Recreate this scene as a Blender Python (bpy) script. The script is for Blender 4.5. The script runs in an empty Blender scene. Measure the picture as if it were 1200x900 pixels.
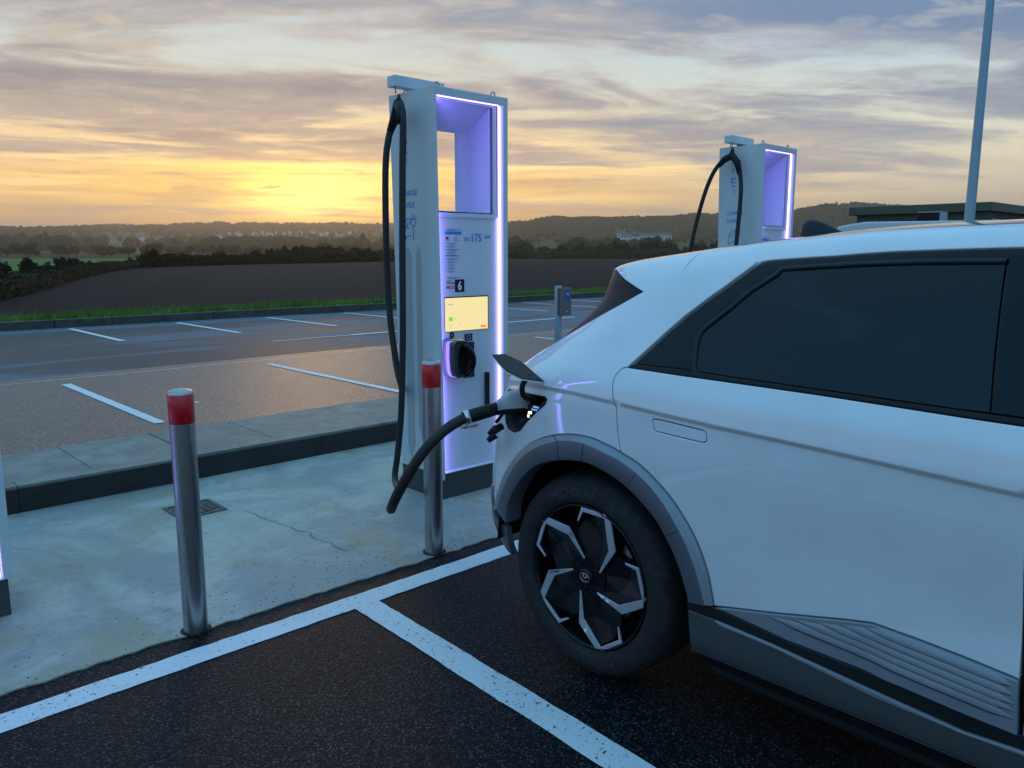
import bpy, bmesh, math, random
import numpy as np
from mathutils import Vector, Matrix
from mathutils.geometry import delaunay_2d_cdt
random.seed(4); RNG = np.random.default_rng(4)
scene = bpy.context.scene; COL = scene.collection
# ------------------------------------------------------------------ camera
EYE = 1.51; PITCH = math.atan(153/936.); YAW = math.radians(43.4)
cam_d = bpy.data.cameras.new('camera'); cam = bpy.data.objects.new('camera', cam_d); COL.objects.link(cam)
fh = Vector((math.sin(YAW), math.cos(YAW), 0)); rt = Vector((math.cos(YAW), -math.sin(YAW), 0))
fw = fh*math.cos(PITCH)-Vector((0, 0, math.sin(PITCH))); up = fh*math.sin(PITCH)+Vector((0, 0, math.cos(PITCH)))
cam.matrix_world = Matrix(((rt.x, up.x, -fw.x, 0), (rt.y, up.y, -fw.y, 0), (rt.z, up.z, -fw.z, EYE), (0, 0, 0, 1)))
cam_d.sensor_width = 36; cam_d.lens = 936/1200*36; cam_d.clip_start = .05; cam_d.clip_end = 20000
scene.camera = cam
scene.render.resolution_x = 1024; scene.render.resolution_y = 768
scene.view_settings.view_transform = 'Standard'; scene.view_settings.look = 'None'
scene.view_settings.exposure = .54; scene.view_settings.gamma = 1
# bearings are degrees to the right of the camera's heading
def along(b, d, z=0.0):
    a = math.radians(b); v = fh*math.cos(a)+rt*math.sin(a)
    return Vector((v.x*d, v.y*d, z))
SUN_B, SUN_E = -13.8, 3.6
# ------------------------------------------------------------------ sky
class NT:
    def __init__(s, tree): s.t = tree; s.n = tree.nodes; s.l = tree.links
    def node(s, typ, **kw):
        n = s.n.new(typ)
        for k, v in kw.items(): setattr(n, k, v)
        return n
    def put(s, sock, v):
        if hasattr(v, 'is_linked') or isinstance(v, bpy.types.NodeSocket): s.l.new(v, sock)
        elif isinstance(v, (tuple, list)) and len(v) == 3 and sock.type == 'RGBA': sock.default_value = (*v, 1)
        else: sock.default_value = v
    def m(s, op, a, b=0.0, c=0.0, clamp=False):
        n = s.node('ShaderNodeMath', operation=op, use_clamp=clamp)
        s.put(n.inputs[0], a); s.put(n.inputs[1], b); s.put(n.inputs[2], c); return n.outputs[0]
    def vm(s, op, a, b=(0, 0, 0)):
        n = s.node('ShaderNodeVectorMath', operation=op); s.put(n.inputs[0], a); s.put(n.inputs[1], b)
        return n.outputs['Value'] if op in ('DOT_PRODUCT', 'LENGTH') else n.outputs[0]
    def comb(s, x, y, z):
        n = s.node('ShaderNodeCombineXYZ'); s.put(n.inputs[0], x); s.put(n.inputs[1], y); s.put(n.inputs[2], z); return n.outputs[0]
    def mix(s, f, a, b, mode='MIX', clamp=True):
        n = s.node('ShaderNodeMix', data_type='RGBA', blend_type=mode, clamp_factor=clamp)
        s.put(n.inputs[0], f); s.put(n.inputs[6], a); s.put(n.inputs[7], b); return n.outputs[2]
    def ramp(s, f, stops, interp='LINEAR'):
        n = s.node('ShaderNodeValToRGB'); r = n.color_ramp; r.interpolation = interp
        while len(r.elements) < len(stops): r.elements.new(.5)
        for e, (p, c) in zip(r.elements, stops): e.position = p; e.color = (*c, 1) if isinstance(c, tuple) else (c, c, c, 1)
        s.put(n.inputs[0], f); return n.outputs[0]
    def rng(s, v, a, b, c=0.0, d=1.0, smooth=True):
        n = s.node('ShaderNodeMapRange', interpolation_type='SMOOTHSTEP' if smooth else 'LINEAR')
        for i, q in enumerate((v, a, b, c, d)): s.put(n.inputs[i], q)
        return n.outputs[0]
    def noise(s, vec, scale, detail=4, rough=.5, dist=0.0, out='Fac'):
        n = s.node('ShaderNodeTexNoise'); s.put(n.inputs['Vector'], vec); s.put(n.inputs['Scale'], scale)
        s.put(n.inputs['Detail'], detail); s.put(n.inputs['Roughness'], rough); s.put(n.inputs['Distortion'], dist); return n.outputs[out]
    def voro(s, vec, scale, out='Distance', feat='F1', rand=1.0):
        n = s.node('ShaderNodeTexVoronoi', feature=feat); s.put(n.inputs['Vector'], vec); s.put(n.inputs['Scale'], scale)
        s.put(n.inputs['Randomness'], rand); return n.outputs[out]
    def bump(s, h, strength=.5, dist=.01):
        n = s.node('ShaderNodeBump'); s.put(n.inputs['Height'], h); n.inputs['Strength'].default_value = strength
        n.inputs['Distance'].default_value = dist; return n.outputs[0]
world = bpy.data.worlds.new('World'); scene.world = world; world.use_nodes = True
w = NT(world.node_tree); bg = w.n['Background']
S3 = along(SUN_B, 1)
Sh = (S3.x, S3.y, 0.0); Sp = (S3.y, -S3.x, 0.0)      # towards the sun, and square to it (right)
D = w.node('ShaderNodeTexCoord').outputs['Generated']; D = w.vm('NORMALIZE', D)
sep = w.node('ShaderNodeSeparateXYZ'); w.put(sep.inputs[0], D); Z = w.m('MAXIMUM', sep.outputs[2], 0.0)
du = w.vm('DOT_PRODUCT', D, Sh); dv = w.vm('DOT_PRODUCT', D, Sp)
near = w.ramp(Z, [(0, (.66, .35, .13)), (.03, (.88, .46, .11)), (.075, (1.0, .58, .15)), (.13, (.78, .58, .29)), (.20, (.52, .54, .48)), (.28, (.42, .50, .56)), (.45, (.24, .45, .67)), (1, (.19, .43, .68))])
away = w.ramp(Z, [(0, (.20, .26, .36)), (.04, (.20, .32, .48)), (.15, (.14, .43, .76)), (.4, (.11, .52, .98)), (1, (.19, .43, .68))])
right = w.ramp(Z, [(0, (.46, .37, .33)), (.04, (.58, .46, .36)), (.10, (.72, .63, .44)), (.17, (.60, .65, .57)), (.26, (.26, .42, .60)), (.45, (.21, .45, .71)), (1, (.19, .43, .68))])
azr = w.m('DIVIDE', dv, w.m('MAXIMUM', w.m('ADD', w.m('ABSOLUTE', dv), w.m('ABSOLUTE', du)), .001))
clear = w.mix(w.rng(w.m('ABSOLUTE', dv), .12, .72), near, right)
clear = w.mix(w.rng(du, .75, -.35), clear, away)
def gl(sx, sz, dz=.060):
    a = w.m('DIVIDE', w.m('POWER', dv, 2.0), sx); zz = w.m('SUBTRACT', Z, dz); b = w.m('DIVIDE', w.m('MULTIPLY', zz, zz), sz)
    e = w.m('EXPONENT', w.m('MULTIPLY', w.m('ADD', a, b), -1.0)); return w.m('MULTIPLY', e, w.rng(du, 0, .3))
clear = w.mix(gl(.030, .0035, .075), clear, (1.35, .84, .18))
# clouds on a flat layer seen in perspective, drawn out along one wind direction
WD = along(-97, 1); Wp = (WD.y, -WD.x, 0.0); Wd = (WD.x, WD.y, 0.0)
den = w.m('ADD', Z, .075)
cx_ = w.m('DIVIDE', w.vm('DOT_PRODUCT', D, Wd), den); cy_ = w.m('DIVIDE', w.vm('DOT_PRODUCT', D, Wp), den)
pc = w.comb(w.m('MULTIPLY', cx_, .34), cy_, 5.3)
wa = w.vm('SUBTRACT', w.noise(pc, .8, 3, .5, 0, 'Color'), (.5, .5, .5))
pw = w.vm('ADD', pc, w.vm('MULTIPLY', wa, (1.3, 1.3, 0)))
n1 = w.noise(pw, .62, 8, .55, .25)
pf = w.comb(w.m('MULTIPLY', cx_, .62), w.m('MULTIPLY', cy_, 1.0), 3.7)
n2 = w.noise(w.vm('ADD', pf, w.vm('MULTIPLY', wa, (.9, .9, 0))), 1.7, 8, .60, .6)
n3 = w.noise(w.comb(w.m('MULTIPLY', cx_, .8), cy_, 9.1), 5.0, 6, .65, .4)
cover = w.m('ADD', w.m('MULTIPLY', n1, .62), w.m('ADD', w.m('MULTIPLY', n2, .27), w.m('MULTIPLY', n3, .11)))
thr = w.ramp(Z, [(0, .60), (.05, .555), (.085, .515), (.112, .48), (.135, .425), (.19, .405), (.22, .45), (.26, .44), (.4, .55), (1, .64)])
thr = w.m('SUBTRACT', thr, w.m('MULTIPLY', w.rng(dv, .15, .6), w.rng(Z, .21, .27, 0, .07)))
dens = w.m('SUBTRACT', cover, thr)
cl = w.rng(dens, -.030, .055)
thick = w.rng(dens, .0, .12)
ccol_near = w.ramp(Z, [(0, (.62, .37, .25)), (.06, (.52, .34, .23)), (.11, (.37, .27, .235)), (.18, (.20, .19, .22)), (.27, (.20, .225, .28)), (.5, (.26, .38, .52)), (1, (.22, .36, .54))])
ccol_right = w.ramp(Z, [(0, (.46, .37, .33)), (.06, (.38, .34, .34)), (.11, (.27, .28, .33)), (.18, (.13, .18, .29)), (.27, (.11, .18, .31)), (.5, (.18, .34, .56)), (1, (.20, .35, .55))])
ccol = w.mix(w.rng(w.m('ADD', dv, w.m('MULTIPLY', w.m('SUBTRACT', n2, .5), .6)), .10, .60), ccol_near, ccol_right)
lit = w.mix(w.rng(w.m('ABSOLUTE', dv), .2, .7), (.78, .62, .42), (.60, .55, .48))
ccol = w.mix(w.m('MULTIPLY', w.m('SUBTRACT', 1.0, thick), .32), ccol, w.mix(w.rng(Z, .3, .5), lit, ccol))
ccol = w.mix(w.rng(n3, .50, .68, 0, .30), ccol, w.mix(w.rng(Z, .3, .5), lit, ccol))
sky = w.mix(w.m('MULTIPLY', cl, .95), clear, ccol)
sky = w.mix(w.m('MULTIPLY', gl(.0030, .00035, .064), w.rng(n2, .75, .45, .35, 1.0)), sky, (3.4, 2.5, .6))
sky = w.mix(w.m('MULTIPLY', gl(.007, .0011, .068), w.rng(n2, .66, .42, .25, .75)), sky, (2.3, 1.5, .24))
# thin bright and dark wisps low over the sun
wb = w.noise(w.comb(w.m('MULTIPLY', dv, 3.2), w.m('MULTIPLY', w.m('ADD', Z, w.m('MULTIPLY', n1, .03)), 44.0), 7.3), 1.5, 7, .62, .5)
sky = w.mix(w.m('MULTIPLY', w.m('MULTIPLY', w.rng(wb, .48, .66, 0, .75), w.rng(w.m('ABSOLUTE', dv), .75, .1)), w.m('MULTIPLY', w.rng(Z, .045, .07), w.rng(Z, .16, .11))), sky, (1.35, .92, .36))
sky = w.mix(w.m('MULTIPLY', w.m('MULTIPLY', w.rng(wb, .50, .34, 0, .55), w.rng(w.m('ABSOLUTE', dv), .9, .2)), w.m('MULTIPLY', w.rng(Z, .045, .07), w.rng(Z, .16, .11))), sky, (.50, .31, .18))
wz = w.noise(w.comb(w.m('MULTIPLY', dv, 5.0), w.m('MULTIPLY', Z, 60.0), 1.3), 1.6, 6, .6, .3)
sky = w.mix(w.m('MULTIPLY', w.rng(wz, .60, .70, 0, .75), w.m('MULTIPLY', w.rng(Z, .035, .05), w.rng(Z, .14, .10))), sky, w.mix(w.rng(w.m('ABSOLUTE', dv), .1, .5), (.58, .36, .20), (.36, .33, .34)))
# low murk bank on the horizon
sky = w.mix(w.rng(w.m('ADD', Z, w.m('MULTIPLY', n2, .02)), .052, .036, 0, .72), sky, w.mix(w.rng(w.m('ABSOLUTE', dv), .0, .5), (.60, .34, .16), (.40, .32, .30)))
# below the horizon: dull ground colour
sky = w.mix(w.rng(sep.outputs[2], -.01, -.05), sky, (.06, .06, .055))
w.put(bg.inputs[0], sky); bg.inputs[1].default_value = 1.0
# ------------------------------------------------------------------ sun, veiled and low
sl = bpy.data.lights.new('sun', 'SUN'); so = bpy.data.objects.new('sun', sl); COL.objects.link(so)
sl.energy = .26; sl.angle = math.radians(10); sl.color = (1, .58, .25)
sd = along(SUN_B, math.cos(math.radians(SUN_E)), math.sin(math.radians(SUN_E))); so.rotation_euler = sd.to_track_quat('Z', 'Y').to_euler(); so.location = (0, 0, 30)
# ------------------------------------------------------------------ materials
MATS = {}
def mat(name, color=(.5, .5, .5), rough=.5, metal=0.0, coat=0.0, emit=None, estr=1.0, spec=.5, fn=None):
    if name in MATS: return MATS[name]
    m = bpy.data.materials.new(name); m.use_nodes = True; b = m.node_tree.nodes['Principled BSDF']
    b.inputs['Base Color'].default_value = (*color, 1); b.inputs['Roughness'].default_value = rough
    b.inputs['Metallic'].default_value = metal; b.inputs['Coat Weight'].default_value = coat;  b.inputs['Coat Roughness'].default_value = .04
    b.inputs['Specular IOR Level'].default_value = spec
    if emit: b.inputs['Emission Color'].default_value = (*emit, 1); b.inputs['Emission Strength'].default_value = estr
    if fn: fn(NT(m.node_tree), b)
    MATS[name] = m; return m
def OC(t): return t.node('ShaderNodeTexCoord').outputs['Object']
def GEO(t): return t.node('ShaderNodeNewGeometry').outputs['Position']
def f_paint(t, b):
    p = GEO(t)
    d = t.rng(t.noise(p, 260, 2, .5), .66, .74)             # fine road dust
    d2 = t.rng(t.noise(p, 5, 4, .6), .4, .7, 0, .12)
    t.put(b.inputs['Base Color'], t.mix(t.m('MULTIPLY', t.m('ADD', t.m('MULTIPLY', d, .12), d2), .8), (.76, .78, .79), (.38, .36, .32)))
    t.put(b.inputs['Roughness'], t.m('ADD', .30, t.m('MULTIPLY', d2, 1.2)))
    t.put(b.inputs['Coat Roughness'], t.m('ADD', .03, t.m('MULTIPLY', d2, .25)))
def f_satin(c, r0=.32, amt=.12):
    def fn(t, b):
        p = GEO(t); n = t.noise(p, 9, 5, .6); s = t.rng(t.noise(p, 420, 2, .5), .6, .75)
        t.put(b.inputs['Base Color'], t.mix(t.m('MULTIPLY', t.m('ADD', t.m('MULTIPLY', n, amt), t.m('MULTIPLY', s, .10)), 1.0), c, (.30, .28, .25)))
        t.put(b.inputs['Roughness'], t.m('ADD', r0, t.m('MULTIPLY', n, .2)))
    return fn
def f_glass(t, b):
    p = GEO(t); n = t.noise(t.vm('MULTIPLY', p, (1, 1, 2.5)), 2.2, 5, .6, .6)
    sp = t.rng(t.noise(p, 500, 2, .5), .70, .76)
    t.put(b.inputs['Base Color'], t.mix(t.m('ADD', t.m('MULTIPLY', sp, .5), t.rng(n, .5, .8, 0, .16)), (.004, .006, .010), (.10, .10, .095)))
    t.put(b.inputs['Roughness'], t.m('ADD', .02, t.rng(n, .45, .8, 0, .12)))
def f_rubber(t, b):
    p = OC(t); n = t.noise(p, 30, 5, .6)
    t.put(b.inputs['Base Color'], t.mix(t.rng(n, .4, .75), (.010, .0105, .012), (.028, .027, .027)))
    t.put(b.inputs['Normal'], t.bump(t.noise(p, 600, 2, .5), .15, .002))
def f_brushed(t, b):
    p = OC(t); n = t.noise(t.vm('MULTIPLY', p, (1, 1, .02)), 260, 3, .6); m_ = t.noise(p, 7, 5, .6)
    t.put(b.inputs['Roughness'], t.m('ADD', .20, t.m('ADD', t.m('MULTIPLY', n, .14), t.m('MULTIPLY', m_, .10))))
    t.put(b.inputs['Base Color'], t.mix(t.rng(m_, .4, .75, 0, .5), (.44, .43, .44), (.26, .25, .25)))
    t.put(b.inputs['Normal'], t.bump(n, .10, .002))
def f_cabinet(t, b):
    p = GEO(t); n = t.noise(t.vm('MULTIPLY', p, (1, 1, .25)), 4, 5, .6)
    t.put(b.inputs['Base Color'], t.mix(t.rng(n, .45, .8, 0, .30), (.60, .65, .68), (.40, .42, .42)))
    t.put(b.inputs['Normal'], t.bump(t.noise(p, 700, 2, .5), .06, .001))
def f_perf(t, b):
    p = OC(t); s = t.node('ShaderNodeSeparateXYZ'); t.put(s.inputs[0], p)
    P_ = .0095; yy = t.m('DIVIDE', s.outputs[1], P_); zz = t.m('DIVIDE', s.outputs[2], P_*.5)
    row = t.m('FLOOR', zz); off = t.m('MULTIPLY', t.m('MODULO', t.m('ABSOLUTE', row), 2.0), .5)
    fy = t.m('SUBTRACT', t.m('FRACT', t.m('ADD', yy, off)), .5); fz = t.m('MULTIPLY', t.m('SUBTRACT', t.m('FRACT', zz), .5), .5)
    r = t.m('SQRT', t.m('ADD', t.m('MULTIPLY', fy, fy), t.m('MULTIPLY', fz, fz)))
    k = t.rng(r, .27, .20)
    t.put(b.inputs['Base Color'], t.mix(k, (.60, .65, .68), (.05, .055, .06)))
def f_asph(c0, c1, scale, rough, bstr, wet=0.0, stretch=(1, 1, 1), bd=.006, pw=2.2, spec=.5):
    def fn(t, b):
        p = GEO(t); v = t.voro(p, scale); vc = t.voro(p, scale, 'Color'); s_ = t.node('ShaderNodeSeparateXYZ'); t.put(s_.inputs[0], vc)
        big = t.noise(p, .55, 6, .6); fine = t.noise(p, scale*2.2, 3, .6)
        f = t.m('ADD', t.m('MULTIPLY', s_.outputs[0], .75), t.m('MULTIPLY', big, .35))
        f = t.m('MULTIPLY', t.m('POWER', f, pw), t.rng(v, .62, .15)); b.inputs['Specular IOR Level'].default_value = spec
        col = t.mix(f, c0, c1)
        blot = t.rng(t.noise(p, 1.7, 6, .65, .6), .45, .7)
        col = t.mix(t.m('MULTIPLY', blot, .30), col, c0)
        wetf = t.rng(t.noise(t.vm('MULTIPLY', p, stretch), .55, 7, .62, .9), .46, .56) if wet else 0.0
        if wet: col = t.mix(t.m('MULTIPLY', wetf, wet), col, (c0[0]*.16, c0[1]*.17, c0[2]*.19))
        t.put(b.inputs['Base Color'], col)
        r = t.m('ADD', rough, t.m('MULTIPLY', t.m('SUBTRACT', fine, .5), .25))
        if wet: r = t.m('SUBTRACT', r, t.m('MULTIPLY', wetf, .12))
        t.put(b.inputs['Roughness'], r)
        h = t.m('ADD', t.m('MULTIPLY', v, -1.0), t.m('ADD', t.m('MULTIPLY', s_.outputs[1], .5), t.m('MULTIPLY', fine, .4)))
        t.put(b.inputs['Normal'], t.bump(h, bstr, bd))
    return fn
def f_paintline(under, wear=.42, scale=110):
    def fn(t, b):
        p = GEO(t); v = t.voro(p, scale); n = t.noise(p, 60, 6, .7); n3 = t.noise(p, 3, 5, .6)
        k = t.rng(t.m('ADD', t.m('ADD', t.m('MULTIPLY', v, .30), t.m('MULTIPLY', n, .75)), t.m('MULTIPLY', n3, .25)), wear+.22, wear+.31)
        t.put(b.inputs['Base Color'], t.mix(k, t.mix(n3, (.78, .81, .82), (.62, .65, .66)), under))
        t.put(b.inputs['Roughness'], .55)
        t.put(b.inputs['Normal'], t.bump(t.m('SUBTRACT', t.m('MULTIPLY', v, -.8), k), .6, .004))
    return fn
def f_pad(t, b):
    p = GEO(t); a = t.noise(p, 1.15, 7, .62, .9); b_ = t.noise(t.vm('ADD', p, (7, 3, 0)), 1.7, 6, .6, .7); c = t.noise(t.vm('ADD', p, (2, 9, 0)), 5.5, 7, .68, .5)
    col = t.mix(t.rng(a, .40, .60), (.33, .34, .32), (.52, .51, .44))
    col = t.mix(t.rng(b_, .50, .64, 0, .75), col, (.37, .33, .22))
    col = t.mix(t.rng(b_, .46, .34, 0, .5), col, (.27, .32, .34))
    col = t.mix(t.rng(c, .54, .74, 0, .55), col, (.20, .21, .20))
    col = t.mix(t.rng(t.noise(t.vm('ADD', p, (1, 4, 0)), 2.6, 7, .7, 1.4), .60, .70, 0, .4), col, (.47, .47, .42))
    sp = t.rng(t.noise(p, 34, 3, .6), .735, .76); col = t.mix(sp, col, (.05, .045, .04))
    fine = t.noise(p, 180, 3, .6); mid = t.noise(p, 24, 6, .75); col = t.mix(t.rng(mid, .48, .72, 0, .38), col, (.15, .155, .14)); col = t.mix(t.rng(fine, .35, .7, 0, .35), col, (.14, .15, .14))
    t.put(b.inputs['Base Color'], col); t.put(b.inputs['Roughness'], t.m('ADD', .42, t.m('MULTIPLY', c, .35)))
    t.put(b.inputs['Normal'], t.bump(t.m('ADD', c, t.m('MULTIPLY', fine, .3)), .30, .01))
def f_conc(c0, c1, sc=6):
    def fn(t, b):
        p = GEO(t); a = t.noise(p, sc, 7, .65, .4); f = t.noise(p, 150, 3, .6); st = t.noise(t.vm('MULTIPLY', p, (6, 1, 3)), 1.5, 5, .6)
        col = t.mix(t.rng(a, .35, .68), c0, c1); ri = t.node('ShaderNodeObjectInfo').outputs['Random']; col = t.mix(t.m('MULTIPLY', ri, .38), col, tuple(x*.55 for x in c0)); col = t.mix(t.rng(st, .5, .75, 0, .4), col, tuple(x*.5 for x in c0))
        col = t.mix(t.rng(f, .35, .7, 0, .3), col, tuple(x*.45 for x in c0))
        t.put(b.inputs['Base Color'], col); t.put(b.inputs['Roughness'], .62); t.put(b.inputs['Normal'], t.bump(t.m('ADD', a, f), .35, .008))
    return fn
def f_soil(t, b):
    p = GEO(t); n = t.noise(p, .35, 7, .7); m2 = t.noise(p, 9, 5, .7); r = t.noise(t.vm('MULTIPLY', p, (.06, 3.2, 1)), 1.2, 4, .6)
    col = t.mix(t.rng(n, .3, .7), (.020, .015, .014), (.034, .025, .022)); col = t.mix(t.rng(r, .4, .65, 0, .5), col, (.024, .016, .014))
    col = t.mix(t.rng(m2, .45, .7, 0, .4), col, (.045, .034, .03))
    t.put(b.inputs['Base Color'], col); t.put(b.inputs['Roughness'], .95); t.put(b.inputs['Specular IOR Level'], .15)
    t.put(b.inputs['Normal'], t.bump(t.m('ADD', m2, r), .9, .15))
def f_land(t, b):
    a = t.node('ShaderNodeAttribute', attribute_name='cover'); p = GEO(t); n = t.noise(p, .03, 8, .7)
    t.put(b.inputs['Base Color'], t.mix(t.rng(n, .3, .75, 0, .5), a.outputs['Color'], t.mix(.5, a.outputs['Color'], (.02, .02, .012))))
    t.put(b.inputs['Roughness'], 1.0); t.put(b.inputs['Specular IOR Level'], 0.1)
def f_leaf(c0, c1):
    def fn(t, b):
        p = GEO(t); n = t.noise(p, 1.3, 5, .7); r = t.node('ShaderNodeObjectInfo').outputs['Random']
        t.put(b.inputs['Base Color'], t.mix(t.m('ADD', t.rng(n, .3, .7, 0, .7), t.m('MULTIPLY', r, .3)), c0, c1)); t.put(b.inputs['Roughness'], .8)
        t.put(b.inputs['Specular IOR Level'], .05)
    return fn
M_paint = mat('white_car_paint', (.7, .7, .7), .3, coat=1.0, fn=f_paint)
M_clad = mat('grey_cladding', (.11, .11, .135), .35, .25, fn=f_satin((.115, .115, .145)))
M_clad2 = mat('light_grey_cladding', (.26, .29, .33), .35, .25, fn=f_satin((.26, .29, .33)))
M_sill = mat('dark_grey_sill', (.07, .08, .09), .35, .3, fn=f_satin((.075, .085, .09), .3))
M_blackgloss = mat('gloss_black_trim', (.004, .005, .007), .10, spec=.26)
M_black = mat('black_plastic', (.007, .007, .008), .6, spec=.35)
M_roofglass = mat('dark_glass_roof', (.012, .013, .016), .06, spec=.6)
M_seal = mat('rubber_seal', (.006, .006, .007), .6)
M_glass = mat('tinted_window_glass', (.005, .007, .01), .03, spec=.32, fn=f_glass)
M_chrome = mat('satin_chrome', (.62, .60, .62), .22, 1.0)
M_alloy = mat('machined_alloy', (.66, .67, .71), .36, .7)
M_rimblack = mat('gloss_black_alloy', (.006, .006, .008), .30, 0, spec=.35)
M_rubber = mat('tyre_rubber', (.013, .013, .014), .78, fn=f_rubber)
M_letter = mat('tyre_lettering', (.032, .033, .037), .5)
M_steel = mat('brushed_steel', (.5, .49, .5), .3, .95, fn=f_brushed)
M_galv = mat('galvanised_steel', (.30, .38, .42), .5, .6, fn=f_satin((.26, .36, .42), .45))
M_red = mat('red_reflective_band', (.55, .006, .010), .3, coat=.3)
M_cab = mat('white_cabinet_paint', (.6, .65, .68), .35, fn=f_cabinet)
M_perf = mat('perforated_cabinet_steel', (.6, .65, .68), .4, fn=f_perf)
M_plinth = mat('dark_plinth', (.035, .042, .05), .5, fn=f_satin((.032, .040, .048), .45, .1))
M_led = mat('violet_light_strip', (.8, .8, .9), .4, emit=(.52, .38, 1.0), estr=2.8)
M_ledlow = mat('violet_edge_light_low', (.8, .8, .9), .4, emit=(.30, .22, 1.0), estr=9.0)
M_ledsoft = mat('violet_edge_light', (.8, .8, .9), .4, emit=(.21, .15, 1.0), estr=26.0)
M_ledhead = mat('dim_violet_light_strip', (.8, .8, .9), .4, emit=(.38, .28, 1.0), estr=2.6)
M_blue = mat('blue_print', (.008, .22, .58), .5)
M_dkblue = mat('dark_blue_print', (.01, .02, .13), .5)
M_greyprint = mat('grey_print', (.16, .20, .26), .5)
M_redprint = mat('red_print', (.45, .015, .03), .5)
M_yel = mat('yellow_print', (.75, .6, .05), .5)
M_whiteprint = mat('white_print', (.7, .7, .72), .5)
M_cable = mat('black_cable_sheath', (.011, .011, .013), .45, fn=f_satin((.010, .010, .012), .55, .04))
M_screen = mat('lit_display', (.1, .1, .1), .3, emit=(.74, .62, .27), estr=.84)
M_green = mat('green_lit_icon', (.05, .3, .02), .4, emit=(.10, .48, .02), estr=1.0)
M_orange = mat('orange_lit_icon', (.4, .06, .02), .4, emit=(.75, .10, .03), estr=1.0)
M_screentext = mat('lit_grey_lettering', (.1, .1, .1), .4, emit=(.40, .36, .24), estr=.8)
M_indic = mat('lit_indicator', (.8, .8, .7), .4, emit=(1.0, .85, .55), estr=1.4)
M_indic2 = mat('blue_lit_indicator', (.2, .3, .5), .4, emit=(.12, .25, .55), estr=1.0)
M_asph = mat('coarse_wet_asphalt', (.04, .04, .04), .45, fn=f_asph((.0035, .0042, .0058), (.15, .155, .17), 115, .54, .55, bd=.004, pw=3.2, spec=.12))
M_aggr = mat('brown_aggregate_asphalt', (.1, .08, .07), .5, fn=f_asph((.048, .044, .043), (.46, .43, .42), 58, .42, 1.0, bd=.009, pw=2.4, spec=.75))
M_lane = mat('damp_lane_asphalt', (.05, .05, .05), .5, fn=f_asph((.095, .112, .138), (.30, .34, .40), 60, .66, .6, .90, (.24, 1.0, 1), spec=.30))
M_line = mat('worn_white_road_paint', (.6, .6, .6), .55, fn=f_paintline((.02, .02, .022), .535))
M_linefar = mat('white_road_paint', (.6, .6, .6), .55, fn=f_paintline((.08, .07, .06), .56, 60))
M_pad = mat('stained_pad_concrete', (.35, .36, .34), .55, fn=f_pad)
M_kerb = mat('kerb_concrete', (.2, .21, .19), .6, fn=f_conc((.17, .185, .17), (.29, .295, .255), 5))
M_kerbface = mat('dark_kerb_face', (.02, .02, .02), .6, fn=f_conc((.014, .015, .016), (.030, .032, .033), 5))
M_fin = mat('satin_black_fin', (.006, .007, .009), .5, spec=.2)
M_iron = mat('cast_iron', (.035, .032, .03), .5, fn=f_satin((.03, .028, .027), .4, .3))
M_soil = mat('ploughed_soil', (.04, .03, .025), .95, fn=f_soil)
M_land = mat('distant_land', (.1, .1, .05), 1.0, fn=f_land)
M_grass = mat('verge_grass', (.06, .14, .02), .7, fn=f_leaf((.05, .12, .018), (.20, .28, .06)))
M_leaf = mat('dark_hedge_leaves', (.03, .04, .02), .8, fn=f_leaf((.009, .011, .007), (.022, .025, .014)))
M_leaf2 = mat('olive_tree_leaves', (.05, .055, .025), .8, fn=f_leaf((.025, .030, .014), (.075, .075, .036)))
M_wood = mat('woodland_canopy', (.05, .05, .03), .9, fn=f_leaf((.034, .030, .018), (.115, .080, .040)))
M_bark = mat('tree_bark', (.035, .028, .022), .9)
M_bldg = mat('green_painted_cladding', (.05, .075, .05), .5, fn=f_satin((.05, .075, .045), .5, .05))
M_bldg2 = mat('dark_green_roof_trim', (.04, .06, .04), .5, fn=f_satin((.065, .085, .055), .5, .05))
M_render = mat('white_house_render', (.6, .6, .6), .8)
M_slate = mat('slate_roof', (.09, .10, .13), .7)
M_window = mat('dark_window_pane', (.02, .025, .03), .2)
M_payblue = mat('blue_sticker', (.01, .09, .42), .4)
M_paybox = mat('brown_grey_metal', (.16, .145, .14), .45, .2, fn=f_satin((.15, .14, .14), .4, .1))
M_van = mat('white_van_paint', (.6, .63, .66), .35, coat=.6)
M_redlens = mat('red_lamp_lens', (.25, .01, .01), .15, coat=1.0)
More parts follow.
